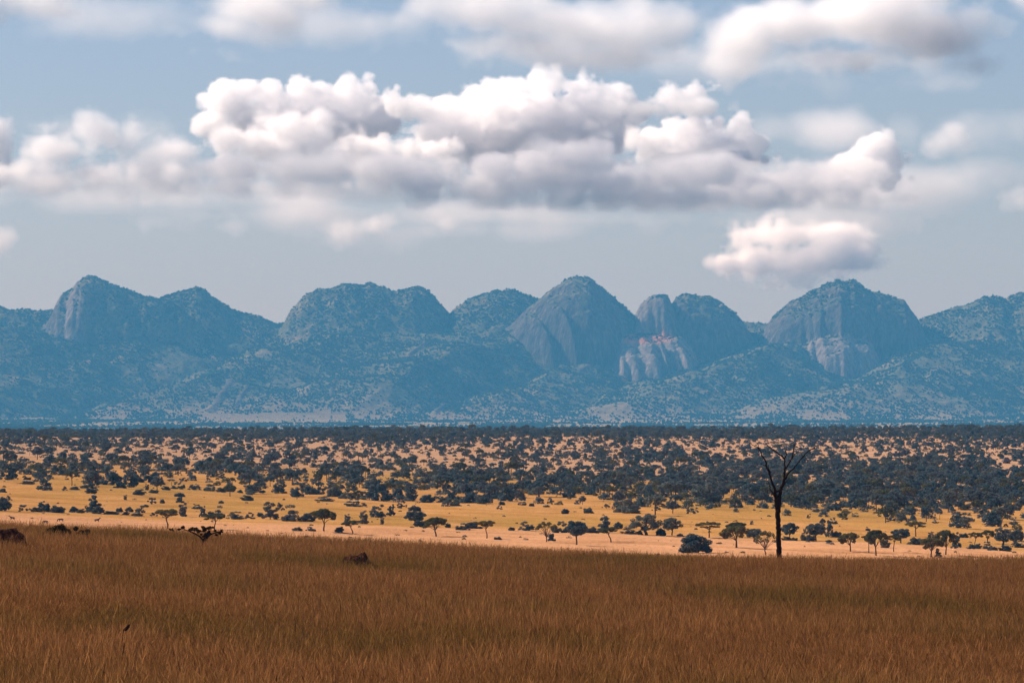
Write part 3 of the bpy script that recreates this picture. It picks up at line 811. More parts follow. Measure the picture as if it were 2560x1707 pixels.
    orange = np.maximum(orange, smooth(7.5, 3.5, np.abs(ROWc - 841 + .05 * (PXc - 1620) + 3 * rn2)) * smooth(1556, 1566, PXc) * smooth(1684, 1670, PXc) * (dom > .3))
    v = np.stack([X, Y, Z], -1).reshape(-1, 3)
    ny, nx = X.shape
    i = np.arange(ny - 1)[:, None] * nx + np.arange(nx - 1)[None, :]
    f = np.stack([i, i + 1, i + nx + 1, i + nx], -1).reshape(-1, 4)
    m, nt, out = new_mat('mountain')
    P = geo_pos(nt)
    rkA = node(nt, 'ShaderNodeAttribute', attribute_name='rock').outputs['Fac']
    orA = node(nt, 'ShaderNodeAttribute', attribute_name='iron').outputs['Fac']
    n1 = noise_node(nt, P, 1, 5, .6, (1 / 160, 1 / 220, 1 / 160))
    n2 = noise_node(nt, P, 1, 4, .65, (1 / 22, 1 / 30, 1 / 22))
    st = noise_node(nt, P, 1, 5, .65, (1 / 17, 1 / 17, 1 / 260))
    veg = ramp(nt, n2, [(.3, (.09, .105, .062)), (.7, (.20, .185, .115))])
    dry = ramp(nt, n2, [(.3, (.24, .19, .115)), (.7, (.36, .28, .18))])
    c = mixc(nt, map_range(nt, math_node(nt, 'ADD', n1, math_node(nt, 'MULTIPLY', n2, .45)), .76, .92), veg, dry)
    sepm = node(nt, 'ShaderNodeSeparateXYZ'); nt.links.new(P, sepm.inputs[0])
    c = mixc(nt, map_range(nt, math_node(nt, 'ADD', sepm.outputs['Y'], math_node(nt, 'MULTIPLY', n1, 300)), 25560, 26350), dry, c)  # dry field at the foot; its fade upslope paints in paler foot haze
    rc = ramp(nt, st, [(.25, (.055, .05, .047)), (.45, (.10, .09, .083)), (.6, (.16, .14, .128)), (.78, (.30, .26, .235))])
    c = mixc(nt, rkA, c, rc)
    paleA = node(nt, 'ShaderNodeAttribute', attribute_name='pale').outputs['Fac']
    c = mixc(nt, math_node(nt, 'MULTIPLY', paleA, rkA), c, ramp(nt, st, [(.3, (.13, .115, .105)), (.7, (.42, .36, .32))]))
    c = mixc(nt, orA, c, (.62, .27, .14))
    diffuse_out(nt, out, c, 1.0, bump(nt, math_node(nt, 'ADD', n2, math_node(nt, 'MULTIPLY', st, rkA)), 1.0, 9.0))
    me = mesh('mountains', v, f, [m], True)
    me.attributes.new('rock', 'FLOAT', 'POINT').data.foreach_set('value', rock.astype(np.float32).ravel())
    me.attributes.new('iron', 'FLOAT', 'POINT').data.foreach_set('value', orange.astype(np.float32).ravel())
    pale = np.isin(which, [list(D).index(k) for k in ('E2', 'G2')]) * 1.0 + smooth(1.2, -.2, np.abs(PXc - 180) / 50 - rn2) * (which == qa)
    pale = pale + .75 * (which == list(D).index('E')) * smooth(1690, 1640, PXc)
    me.attributes.new('pale', 'FLOAT', 'POINT').data.foreach_set('value', pale.astype(np.float32).ravel())
    tag(link('mountains', me), kind='structure')
    # bushes over the slopes
    r = np.random.default_rng(5)
    N = 290000
    bx = r.uniform(-3000, 3000, N); by = r.uniform(23500, 29000, N)
    ii = np.clip(np.searchsorted(y, by) - 1, 0, ny - 2); jj = np.clip(((bx + 3900) / 8).astype(int), 0, nx - 2)
    fx = (bx - x[jj]) / 8; fy = (by - y[ii]) / (y[ii + 1] - y[ii])
    bz = (Z[ii, jj] * (1 - fx) + Z[ii, jj + 1] * fx) * (1 - fy) + (Z[ii + 1, jj] * (1 - fx) + Z[ii + 1, jj + 1] * fx) * fy
    plain = by < 25450
    bz = np.where(plain, ground_z(bx, by), bz)
    rkb = np.where(plain, 0, rock[ii, jj])
    cl = fbm2(bx / 150, by / 260, 4, 33)
    gap = np.clip(.60 + .62 * cl, .08, .97)
    gap = gap * np.interp(by, [25500, 26600], [.5, 1])
    gap = np.where(by < 25640, np.clip(.62 + 1.1 * cl, .10, .9), gap)
    # the open field under the long white roofs
    fld = (np.abs(bx / by * F + 1280 - 700) < 165) & (by < 25600)
    gap = np.where(fld, .03, gap)
    gap = gap * (1 - rkb) ** 2 * np.where(slope[ii, jj] > 58, .3, 1)
    NP = 70000
    qy = np.sqrt(r.uniform(17500.0 ** 2, 25300.0 ** 2, NP)); qx = r.uniform(-.115, .115, NP) * qy
    qg = np.clip(.13 + .8 * fbm2(qx / 260, qy / 900, 4, 35), .03, .95)
    qg = np.where((np.abs(qx / qy * F + 1280 - 700) < 165) & (qy > 22500), .015, qg)
    bx, by, bz, gap = np.concatenate([bx, qx]), np.concatenate([by, qy]), np.concatenate([bz, ground_z(qx, qy)]), np.concatenate([np.where(plain, 0, gap), qg])
    k = r.random(N + NP) < gap
    bx, by, bz = bx[k], by[k], bz[k]; n = len(bx)
    hh = 6.2 * np.clip(r.normal(1, .33, n), .4, 2.1)
    ww = hh * r.uniform(1.0, 1.7, n)
    rot = np.zeros((n, 3)); rot[:, 2] = r.uniform(0, 6.28, n)
    pr = [('hill_bush', small_proto(kk_, v_, LEAF_HILL, 70, .15)) for kk_, v_ in (('bush', 11), ('lumpy', 12), ('bush', 13), ('broad', 14))]
    scatter('hillside_woods', np.stack([bx, by, bz - .3], -1), rot, np.stack([ww, ww, hh], -1), r.integers(0, 4, n), pr, label='dense bush growing over the far mountain slopes')
    print('hill bushes', n)
build_mountains()
print('mountains', time.time() - T0)

# ------------------------------------------------------------------ the dead tree
def dead_tree():
    d = 600.0
    S = d / F
    bx, bz = 1947.0, 1393.0
    x0 = (bx - 1280) * S
    zg = float(ground_z(x0, d))
    def pt(cx, cy, dep=0.0):
        px, row = 1820 + cx * .2169, 1070 + cy * .2169
        return ((px - bx) * S, dep, (HOR - row) * S + CZ - zg)
    root = bpy.data.objects.new('dead_tree', None); COL.objects.link(root); root.location = (x0, d, zg)
    tag(root, 'tall bare dead tree with a dark trunk and forked branches, standing in brown grass', 'tree')
    r = np.random.default_rng(8)
    q = .2169 * S
    def limb(name, pts, wid, seg=8, sub=5, rough=.10):
        P = [pt(*p) for p in pts]
        if pts[0] == pts[0] and name == 'trunk': P = [(P[0][0], 0, -.3)] + P; wid = [wid[0] * 1.25] + list(wid)
        p, w = spline(P, [a * q * .5 for a in wid], sub)
        jit = .028 if name == 'trunk' else .035
        p = [Vector((a.x + r.normal(0, jit), a.y + r.normal(0, jit), a.z)) for a in p]
        mb = MB(); mb.tube(p, w, seg, True, r, rough)
        link(name, mesh(name, mb.v, mb.f, [BARK_DEAD], True), root)
    limb('trunk', [(588, 1500), (587, 1380), (583, 1250), (580, 1120), (574, 1000), (572, 900), (566, 830), (556, 780)], [66, 58, 57, 55, 58, 66, 62, 38], 12, 5)
    limb('branch', [(560, 900), (548, 820), (548, 745), (522, 655), (486, 545), (448, 440), (432, 372), (397, 322), (350, 230), (292, 200), (260, 174)], [40, 40, 34, 27, 24, 21, 19, 15, 11, 8, 5][:11])
    limb('branch', [(590, 900, .02), (590, 830, .05), (604, 735, .1), (633, 645, .15), (652, 560, .2), (654, 450, .25), (650, 342, .3)], [44, 42, 40, 36, 29, 21, 18])
    limb('branch', [(560, 735), (585, 722, .04), (606, 726, .08)], [22, 24, 20])
    limb('branch', [(540, 790, -.1), (500, 722, -.25), (472, 655, -.35), (462, 605, -.4)], [18, 13, 10, 7])
    limb('branch', [(508, 615, .1), (484, 520, .25), (466, 425, .4)], [13, 10, 6])
    limb('branch', [(436, 435), (408, 425, .1), (370, 405, .2)], [10, 8, 5], 6)
    limb('branch', [(352, 234), (347, 190, .1), (318, 160, .1)], [9, 7, 4], 6)
    limb('branch', [(652, 350, .3), (612, 315, .1), (545, 268, -.2), (470, 215, -.4), (412, 155, -.6)], [20, 15, 12, 11, 6])
    limb('branch', [(650, 346, .3), (674, 300, .4), (670, 262, .4), (677, 228, .4)], [17, 14, 10, 5], 6)
    limb('branch', [(660, 470, .2), (698, 420, .5), (742, 345, .7), (757, 262, .8), (772, 198, .9), (808, 128, 1.0)], [18, 16, 14, 12, 10, 5])
    limb('branch', [(742, 345, .7), (770, 305, .7), (801, 272, .7)], [12, 9, 5], 6)
    limb('branch', [(770, 195, .9), (757, 183, .85), (742, 172, .8)], [8, 6, 4], 6)
    limb('branch', [(658, 590, .1), (700, 520, -.1), (772, 440, -.3), (850, 340, -.5), (920, 264, -.7), (965, 238, -.8), (992, 232, -.8), (996, 200, -.8)], [24, 18, 15, 14, 13, 13, 12, 6])
    limb('branch', [(856, 334, -.5), (846, 310, -.5), (842, 290, -.5)], [10, 7, 4], 6)
    limb('branch', [(650, 650, .2), (668, 626, .4), (684, 605, .5)], [11, 8, 4], 6)
dead_tree()

# ------------------------------------------------------------------ mounds, stump, snag in the grass
def soil_material():
    m, nt, out = new_mat('mound_soil')
    tc = node(nt, 'ShaderNodeTexCoord').outputs['Object']
    n = noise_node(nt, tc, 2.2, 6, .7)
    diffuse_out(nt, out, ramp(nt, n, [(.34, (.025, .012, .009)), (.46, (.14, .048, .022)), (.58, (.38, .15, .065)), (.72, (.60, .28, .14))]), 1, bump(nt, n, 1, .35))
    return m
SOIL = soil_material()
def mound(name, px, row, wpx, hpx, seed, label, cat, lo=200, hi=640):
    x, y, z = place(px, row, lo, hi)
    W, H = wpx / F * y, hpx / F * y
    nu, nv = 72, 30
    V = []; 
    u, v = np.meshgrid(np.linspace(0, 2 * np.pi, nu, endpoint=False), np.linspace(0, 1, nv))
    rr = (1 - v ** 2.6) ** .5
    ax, ay, az = np.cos(u) * rr, np.sin(u) * rr, v
    nn = noise3(ax * 2.6, ay * 2.6, az * 2.4, seed) * .16 + noise3(ax * 6, ay * 6, az * 5, seed + 1) * .10 + noise3(ax * 13, ay * 13, az * 11, seed + 2) * .06
    k = 1 + nn
    V = np.stack([ax * k * W * .5, ay * k * W * .4, az * (1 + nn * 1.2) * H - .1], -1).reshape(-1, 3)
    f = [(j * nu + i, j * nu + (i + 1) % nu, (j + 1) * nu + (i + 1) % nu, (j + 1) * nu + i) for j in range(nv - 1) for i in range(nu)]
    f.append(tuple((nv - 1) * nu + i for i in range(nu)))
    o = link(name, mesh(name, V, f, [SOIL], False), None, (x, y, z))
    tag(o, label, cat)
    return o
mound('termite_mound', 892, 1437, 82, 52, 3, 'crumbly red-brown mound in the grass at the middle left, light on top', 'mound')
mound('termite_mound', 22, 1389, 104, 60, 9, 'large dark rugged mound in brown grass, cut by the left border', 'mound')
def shrub(px, row, wpx, hpx, kind, var, label, lo=200, hi=640, name='shrub', mat=None):
    x, y, z = place(px, row, lo, hi)
    crown, tr = proto(kind, var)
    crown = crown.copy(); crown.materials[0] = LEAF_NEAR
    sc_ = (wpx / F * y, wpx / F * y, hpx / F * y)
    if tr is None: o = link(name, crown, None, (x, y, z - .05), 1.0 + var, sc_)
    else:
        o = bpy.data.objects.new(name, None); COL.objects.link(o); o.location = (x, y, z); o.rotation_euler = (0, 0, 1.3); o.scale = sc_
        link('crown', crown, o); link('stem', tr, o)
    tag(o, label, 'shrub')
    return o
shrub(110, 1387, 60, 44, 'scraggly', 1, 'dark ragged shrub leaning on the right side of the large rugged mound')
shrub(943, 1440, 46, 36, 'scraggly', 2, 'low ragged shrub right of the crumbly red-brown mound')
shrub(858, 1438, 26, 48, 'bush', 2, 'small leafy shrub against the left side of the crumbly red-brown mound')
shrub(146, 1372, 88, 70, 'bush', 0, 'low dark leafy shrub on the grass edge below the grazing animals, left one of two', hi=640)
shrub(206, 1372, 72, 66, 'lumpy', 1, 'low dark leafy shrub on the grass edge below the grazing animals, right one of two', hi=640)
def stump():
    px, row = 500, 1398
    x, y, z = place(px, row, 200, 640); S = y / F
    root = bpy.data.objects.new('leafy_stump', None); COL.objects.link(root); root.location = (x, y, z - .05)
    tag(root, 'leaning leafy stump with a wide flat spray of dark leaves on the grass edge', 'shrub')
    def P(a, b, dep=0): return ((a - px) * S, dep, (row - b) * S)
    mb = MB()
    for pts, wd in (([(494, 1404), (503, 1376), (511, 1352), (520, 1334), (524, 1324)], [17, 15, 12, 9, 5]), ([(510, 1354), (500, 1340), (478, 1328), (460, 1322)], [5, 4, 3, 2]),
                    ([(514, 1345), (530, 1333), (548, 1328), (556, 1327)], [4, 3, 3, 2]), ([(496, 1385), (482, 1372), (470, 1366)], [7, 5, 3])):
        p, w = spline([P(*q) for q in pts], [a * S * .5 for a in wd], 4); mb.tube(p, w, 8)
    link('stem', mesh('stem', mb.v, mb.f, [BARK_DEAD], True), root)
    r = np.random.default_rng(4)
    C = []
    for a, b, q in ((478, 1322, 7), (492, 1322, 9), (503, 1325, 9), (514, 1321, 9), (523, 1318, 7), (520, 1330, 8), (548, 1330, 8), (556, 1326, 5), (455, 1316, 6), (450, 1320, 5), (425, 1321, 5), (510, 1336, 7), (500, 1372, 9), (488, 1382, 10), (512, 1380, 9)):
        
        for _ in range(4): C.append((P(a + r.normal(0, q * .7), b + r.normal(0, q * .35), r.normal(0, .3)), (q * S * .45, q * S * .45, q * S * .30)))
    V, Fc = leaves(r, C, 2600, .07)
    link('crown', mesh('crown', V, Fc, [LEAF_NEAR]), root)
stump()
def snag():
    px, row = 306, 1692
    x, y, z = place(px, row, 180, 600); S = y / F
    root = None
    mb = MB()
    def P(a, b, dep=0): return ((a - px) * S, dep, (row - b) * S)
    # read off the enlarged photo: a thin stick that ends in a thicker, tilted broken piece
    p, w = spline([P(306, 1696), P(306, 1612), P(306, 1592), P(308, 1578), P(312, 1571)], [a * S * .5 for a in (5, 4.6, 5.2, 5.4, 4)], 4); mb.tube(p, w, 8)
    p, w = spline([P(311, 1575), P(315, 1572), P(320, 1566), P(324, 1560)], [a * S * .5 for a in (5, 8.5, 8, 3)], 4); mb.tube(p, w, 8)
    o = link('snapped_branch', mesh('snapped_branch', mb.v, mb.f, [BARK_DEAD], True), None, (x, y, z))
    tag(o, 'thin dark snapped branch sticking up alone from the near grass, thicker tip bent over', 'branch')
snag()

# ------------------------------------------------------------------ grazing animals
def zebra_mesh(graze):
    v = [(-.55, 0, 1.12), (-.1, 0, 1.06), (.40, 0, 1.10)]
    rad = [.27, .31, .28]
    e = [(0, 1), (1, 2)]
    def chain(start, pts):
        k = start
        for (x, y, z, q) in pts:
            v.append((x, y, z)); rad.append(q); e.append((k, len(v) - 1)); k = len(v) - 1
    if graze: chain(2, [(.70, 0, 1.08, .19), (.92, 0, .76, .13), (1.03, 0, .46, .11), (1.16, 0, .13, .06)])
    else: chain(2, [(.66, 0, 1.30, .19), (.90, 0, 1.58, .13), (1.0, 0, 1.68, .115), (1.32, 0, 1.42, .06)])
    chain(0, [(-.84, 0, 1.12, .06), (-.93, 0, .8, .035), (-.92, 0, .55, .05)])
    for sg in (-1, 1):
        chain(2, [(.40, .14 * sg, .82, .13), (.43, .14 * sg, .48, .062), (.41, .14 * sg, .04, .05)])
        chain(0, [(-.56, .15 * sg, .86, .16), (-.48, .15 * sg, .68, .11), (-.70, .14 * sg, .44, .06), (-.64, .14 * sg, .04, .05)])
    me = bpy.data.meshes.new('zebra_cage'); me.from_pydata(v, e, [])
    o = bpy.data.objects.new('zebra_cage', me); COL.objects.link(o)
    sk = o.modifiers.new('s', 'SKIN'); o.modifiers.new('u', 'SUBSURF').levels = 1
    for i, q in enumerate(rad): me.skin_vertices[0].data[i].radius = (q, q)
    me.skin_vertices[0].data[0].use_root = True
    dg = bpy.context.evaluated_depsgraph_get(); dg.update()
    out = bpy.data.meshes.new_from_object(o.evaluated_get(dg)); out.name = 'zebra'
    bpy.data.objects.remove(o)
    m = bpy.data.materials.get('striped_coat')
    if m is None:
        m, nt, ot = new_mat('striped_coat')
        tc = node(nt, 'ShaderNodeTexCoord').outputs['Object']
        wv = node(nt, 'ShaderNodeTexWave'); wv.inputs['Scale'].default_value = 2.6; wv.inputs['Distortion'].default_value = 2.2; wv.inputs['Detail'].default_value = 2
        nt.links.new(tc, wv.inputs['Vector'])
        diffuse_out(nt, ot, ramp(nt, wv.outputs['Fac'], [(.46, (.03, .025, .03)), (.56, (.13, .12, .13))]))
    out.materials.clear(); out.materials.append(m)
    return out, m
for px, row, face, graze, lab in ((31, 1299, 2.9, False, 'zebra with raised head, leftmost of the four by the bush row'), (114, 1308, 2.7, True, 'zebra head down, just above the low leafy shrub, nearest the viewer'),
                                  (152, 1303, 3.3, True, 'zebra grazing above the right half of the low leafy shrubs'), (243, 1304, 0.25, False, 'zebra standing apart at the right end of the small herd')):
    x, y, z = place(px, row, 1450, 1900)
    me, m = zebra_mesh(graze)
    o = link('zebra', me, None, (x, y, z - .35), face)
    tag(o, lab, 'zebra', 'zebras on the straw strip')
    mb = MB()
    pts = [(.62, 0, 1.42), (.78, 0, 1.60), (.98, 0, 1.80)] if not graze else [(.70, 0, 1.27), (.98, 0, .92), (1.12, 0, .55)]
    mb.tube(pts, [.05, .06, .04], 6)
    link('mane', mesh('mane', mb.v, mb.f, [BARK_DEAD], True), o)

# ------------------------------------------------------------------ hut and far buildings
def plain_mat(name, a, b, sc_=3.0):
    m, nt, out = new_mat(name)
    n = noise_node(nt, node(nt, 'ShaderNodeTexCoord').outputs['Object'], sc_, 4, .6)
    diffuse_out(nt, out, ramp(nt, n, [(.3, a), (.7, b)]), .9)
    return m
THATCH = plain_mat('grey_thatch', (.12, .10, .10), (.20, .17, .165)); MUD = plain_mat('mud_wall', (.16, .10, .07), (.24, .15, .10))
WHITE = plain_mat('white_sheet_roof', (.72, .70, .68), (.85, .82, .79)); PLASTER = plain_mat('pale_plaster', (.42, .36, .32), (.55, .48, .42)); DARK = plain_mat('painted_doorway_shade', (.02, .02, .02), (.03, .03, .03))
def hut():
    x, y, z = place(2516, 1158, 2200, 5000); S = y / F
    root = bpy.data.objects.new('thatched_hut', None); COL.objects.link(root); root.location = (x, y, z); root.rotation_euler = (0, 0, .25)
    tag(root, 'grey thatched hut with a hipped roof among trees near the right border', 'hut')
    W, Dp = 20 * S, 15 * S; h = 1.5; rh = 11.5 * S
    mb = MB(); mb.box((-W / 2 + .5, -Dp / 2 + .5, -.3), (W / 2 - .5, Dp / 2 - .5, h)); link('wall', mesh('wall', mb.v, mb.f, [MUD]), root)
    a, b, t = W / 2 + .4, Dp / 2 + .4, W * .20
    mb = MB(); mb.add([(-a, -b, h - .35), (a, -b, h - .35), (a, b, h - .35), (-a, b, h - .35), (-t, 0, h + rh - .5), (t, 0, h + rh - .5)],
                      [(0, 1, 5, 4), (1, 2, 5), (2, 3, 4, 5), (3, 0, 4), (3, 2, 1, 0)])
    link('roof', mesh('roof', mb.v, mb.f, [THATCH]), root)
    mb = MB(); mb.box((-.45, -Dp / 2 + .46, -.2), (.45, -Dp / 2 + .496, 1.25)); link('doorway_shade_panel', mesh('doorway_shade_panel', mb.v, mb.f, [DARK]), root)  # near-black panel on the solid wall paints the shade inside a doorway
hut()
def building(name, px0, px1, rowtop, rowbase, y, label, cat, wall, roof, dp=10, flat=.45):
    S = y / F; x0, x1 = (px0 - 1280) * S, (px1 - 1280) * S
    zb, zt = (HOR - rowbase) * S + CZ, (HOR - rowtop) * S + CZ
    root = bpy.data.objects.new(name, None); COL.objects.link(root); root.location = ((x0 + x1) / 2, y, zb)
    tag(root, label, cat, 'farm buildings at the mountain foot')
    W = (x1 - x0) / 2; H = zt - zb; e = H * flat
    mb = MB(); mb.box((-W + .3, 0, -6), (W - .3, dp, e)); link('wall', mesh('wall', mb.v, mb.f, [wall]), root)
    mb = MB(); mb.add([(-W, -1, e - .2), (W, -1, e - .2), (W, dp / 2, H), (-W, dp / 2, H), (-W, dp + 1, e - .2), (W, dp + 1, e - .2)],
                      [(0, 1, 2, 3), (3, 2, 5, 4), (0, 3, 4), (1, 5, 2), (0, 4, 5, 1)])
    link('roof', mesh('roof', mb.v, mb.f, [roof]), root)
building('long_shed', 732, 764, 1040.5, 1046.5, 25560, 'long white-roofed shed at the mountain foot, longest of the far buildings', 'shed', PLASTER, WHITE, 14)
building('small_shed', 714, 729, 1041.5, 1046, 25570, 'short white-roofed shed just left of the long one', 'shed', PLASTER, WHITE)
building('farm_house', 817, 824, 1037.5, 1042, 25660, 'small bright white house right of the field, among trees', 'house', WHITE, WHITE, 8)
building('farm_house', 808, 815, 1037.8, 1041.5, 25690, 'dull pale house just left of the small bright white house', 'house', PLASTER, PLASTER, 8)
building('farm_house', 777, 785, 1038.2, 1044, 25600, 'pale tan house between the long shed and the trees', 'house', PLASTER, PLASTER, 8)

# ------------------------------------------------------------------ clouds: one volume each, lit by the sun
def cloud_material():
    m = bpy.data.materials.new('cloud'); m.use_nodes = True; nt = m.node_tree; nt.nodes.clear()
    out = nt.nodes.new('ShaderNodeOutputMaterial'); pv = nt.nodes.new('ShaderNodeVolumePrincipled')
    pv.inputs['Color'].default_value = (.997, .991, .992, 1); pv.inputs['Density'].default_value = CLOUD_D
    pv.inputs['Anisotropy'].default_value = 0
    nt.links.new(pv.outputs[0], out.inputs['Volume'])
    return m
CLOUD = cloud_material()

def grid_volume(name, den, lo, hi):
    nx, ny, nz = den.shape
    me = bpy.data.meshes.new(name); me.vertices.add(nx * ny * nz)
    me.attributes.new('den', 'FLOAT', 'POINT').data.foreach_set('value', den.astype(np.float32).ravel())
    o = link(name, me); tag(o, kind='structure')
    ng = bpy.data.node_groups.new(name, 'GeometryNodeTree')
    ng.interface.new_socket('Geometry', in_out='INPUT', socket_type='NodeSocketGeometry')
    ng.interface.new_socket('Geometry', in_out='OUTPUT', socket_type='NodeSocketGeometry')
    N, L = ng.nodes, ng.links
    gi, go, vc, p = N.new('NodeGroupInput'), N.new('NodeGroupOutput'), N.new('GeometryNodeVolumeCube'), N.new('GeometryNodeInputPosition')
    vc.inputs['Min'].default_value = lo; vc.inputs['Max'].default_value = hi
    for a, k in zip('XYZ', (nx, ny, nz)): vc.inputs['Resolution ' + a].default_value = k
    def vm(op, a, b):
        n = N.new('ShaderNodeVectorMath'); n.operation = op; L.new(a, n.inputs[0])
        if b is not None: n.inputs[1].default_value = b
        return n
    q = vm('SUBTRACT', p.outputs[0], lo); q = vm('MULTIPLY', q.outputs[0], [(k - 1) / (h - l) for k, h, l in zip((nx, ny, nz), hi, lo)])
    q = vm('ADD', q.outputs[0], (.5, .5, .5)); q = vm('FLOOR', q.outputs[0], None); q = vm('DOT_PRODUCT', q.outputs[0], (ny * nz, nz, 1))
    si = N.new('GeometryNodeSampleIndex'); si.data_type = 'FLOAT'; si.domain = 'POINT'; si.clamp = True
    na = N.new('GeometryNodeInputNamedAttribute'); na.data_type = 'FLOAT'; na.inputs['Name'].default_value = 'den'
    L.new(gi.outputs[0], si.inputs['Geometry']); L.new(na.outputs['Attribute'], si.inputs['Value']); L.new(q.outputs['Value'], si.inputs['Index'])
    L.new(si.outputs['Value'], vc.inputs['Density'])
    sm = N.new('GeometryNodeSetMaterial'); sm.inputs['Material'].default_value = CLOUD
    L.new(vc.outputs['Volume'], sm.inputs['Geometry']); L.new(sm.outputs[0], go.inputs[0])
    o.modifiers.new('volume', 'NODES').node_group = ng
    me.materials.append(CLOUD)
    return o

def cloud(name, lobes, D, seed, vox=6.0, amp=20, edge=14, dens=1.0, base=None, wave=75, depth=1.0, soft=0):
    """lobes (column, row, half width, half height[, depth offset]) in the units of the 2352 px overview; vox, amp, edge, wave in reference pixels"""
    K = 2560 / 2352
    Lb = np.array([(a[0] * K, a[1] * K, a[2] * K, a[3] * K, (a[4] if len(a) > 4 else 0) * K) for a in lobes])
    pad = amp * 1.6 + 8
    x0, x1 = (Lb[:, 0] - Lb[:, 2]).min() - pad, (Lb[:, 0] + Lb[:, 2]).max() + pad
    r0, r1 = (Lb[:, 1] - Lb[:, 3]).min() - pad, (Lb[:, 1] + Lb[:, 3]).max() + pad
    ry = np.sqrt(Lb[:, 2] * Lb[:, 3]) * depth
    d0, d1 = (Lb[:, 4] - ry).min() - pad, (Lb[:, 4] + ry).max() + pad
    nx, nz, ny = int((x1 - x0) / vox) + 2, int((r1 - r0) / vox) + 2, int((d1 - d0) / (vox * 1.6)) + 2
    gx, gd, gz = np.linspace(x0, x1, nx, dtype=np.float32), np.linspace(d0, d1, ny, dtype=np.float32), np.linspace(r1, r0, nz, dtype=np.float32)
    X, Dp, R = np.meshgrid(gx, gd, gz, indexing='ij')
    f = np.full(X.shape, -999, np.float32)
    for (a, b, c, e, o), q in zip(Lb, ry):
        i0, i1 = np.searchsorted(gx, a - c - pad), np.searchsorted(gx, a + c + pad)
        s = (slice(i0, i1),)
        rad = min(c, e)
        g = (1 - np.sqrt(((X[s] - a) / c) ** 2 + ((Dp[s] - o) / q) ** 2 + ((R[s] - b) / e) ** 2)) * rad
        f[s] = np.maximum(f[s], g)
    near = f > -amp * 1.8
    Xn, Dn, Rn = X[near], Dp[near], R[near]
    n = np.zeros_like(Xn); aa = 1.0
    for o in range(6 if vox < 6.5 else 5):
        k = 2.0 ** o / wave
        nz_ = noise3(Xn * k + 31 * o, Dn * k + 7, Rn * k * 1.15, seed + o)
        n += aa * ((1.9 * np.abs(nz_) - .62) if not soft else nz_); aa *= .56
    dn = np.clip((f[near] + amp * n) / edge, 0, 1)
    if base is not None: dn *= smooth(base * K + 10, base * K - 14, Rn + 8 * n) * (.32 + .68 * smooth(base * K - 5, base * K - 85, Rn))
    den = np.zeros_like(f); den[near] = dn * dens
    # into the world: the cloud stands at distance D at its true size
    S = D / F
    lo = ((x0 - 1280) * S, D + d0 * S, (HOR - r1) * S + CZ); hi = ((x1 - 1280) * S, D + d1 * S, (HOR - r0) * S + CZ)
    return grid_volume(name, den, lo, hi)

back_left = [(525, 232, 72, 46), (560, 212, 52, 36), (612, 218, 48, 42), (655, 232, 40, 36), (700, 225, 62, 46), (745, 236, 55, 42), (795, 230, 60, 46), (825, 212, 34, 36), (850, 235, 38, 40), (490, 285, 50, 45), (650, 280, 150, 55), (780, 285, 120, 55), (870, 270, 60, 60), (540, 300, 60, 30)]
back_mid = [(905, 235, 38, 30), (945, 250, 48, 40), (1000, 258, 58, 44), (1055, 250, 48, 40), (1090, 232, 46, 44), (1122, 212, 40, 34), (1180, 212, 52, 40), (1240, 200, 44, 44), (1285, 192, 40, 36), (1325, 205, 36, 38), (1360, 232, 50, 40), (1418, 232, 40, 34), (1200, 290, 170, 80), (1330, 290, 130, 78), (1060, 315, 120, 62), (1090, 362, 70, 30), (1440, 270, 50, 40)]
back_right = [(1540, 202, 26, 24), (1600, 212, 34, 20), (1562, 222, 50, 24), (1500, 330, 60, 46), (1585, 312, 80, 44), (1640, 300, 45, 36), (1690, 305, 45, 38), (1722, 345, 45, 44), (1620, 355, 145, 50), (1705, 285, 24, 24)]
cloud('cloud', back_left, 66000, 11, vox=4.2, amp=17, edge=9, wave=62, dens=.95)
cloud('cloud', back_mid, 65000, 23, vox=4.2, amp=18, edge=9, wave=62, dens=.95)
cloud('cloud', back_right, 64000, 37, vox=4.2, amp=16, edge=9, wave=58, dens=.95)
# grey cloud banks lying in front of the towers
cloud('cloud', [(570, 322, 95, 34), (690, 298, 100, 40), (745, 292, 52, 32), (640, 345, 170, 34), (830, 345, 120, 34, 40)], 61500, 41, vox=5.5, amp=16, edge=18, dens=1.0, wave=80)
cloud('cloud', [(860, 340, 60, 36), (960, 350, 80, 34), (900, 380, 150, 36)], 62500, 43, vox=5.5, amp=20, edge=16, dens=1.1, wave=60)
cloud('cloud', [(560, 390, 270, 42), (740, 395, 250, 44, -30), (900, 405, 180, 42, -40), (420, 430, 340, 32), (700, 440, 280, 28), (930, 435, 180, 34), (180, 425, 220, 30)], 59500, 45, vox=7, amp=26, edge=48, base=470, dens=.75, wave=120)
cloud('cloud', [(1250, 395, 190, 56), (1340, 365, 130, 50, -60), (1150, 430, 220, 46), (1420, 420, 200, 56), (1560, 400, 150, 50, -40), (1500, 455, 420, 40), (1250, 465, 280, 30)], 59000, 53, vox=6, amp=22, edge=30, base=492, dens=.95, wave=95)
cloud('cloud', [(1480, 252, 100, 24, -100), (1580, 246, 85, 26, -80)], 61500, 55, vox=5.5, amp=14, edge=22, dens=.9, wave=80)
cloud('cloud', [(1650, 385, 100, 46, -40), (1720, 425, 190, 56), (1880, 440, 230, 52), (1800, 395, 90, 40), (1885, 400, 120, 42), (1950, 462, 190, 36), (1620, 465, 200, 34)], 60000, 57, vox=6, amp=24, edge=36, base=492, dens=.8, wave=95)
cloud('cloud', [(1985, 375, 75, 38), (2018, 345, 52, 38), (2056, 368, 40, 34), (2040, 405, 50, 24)], 61500, 59, vox=4.8, amp=17, edge=12, dens=1.1, wave=60)
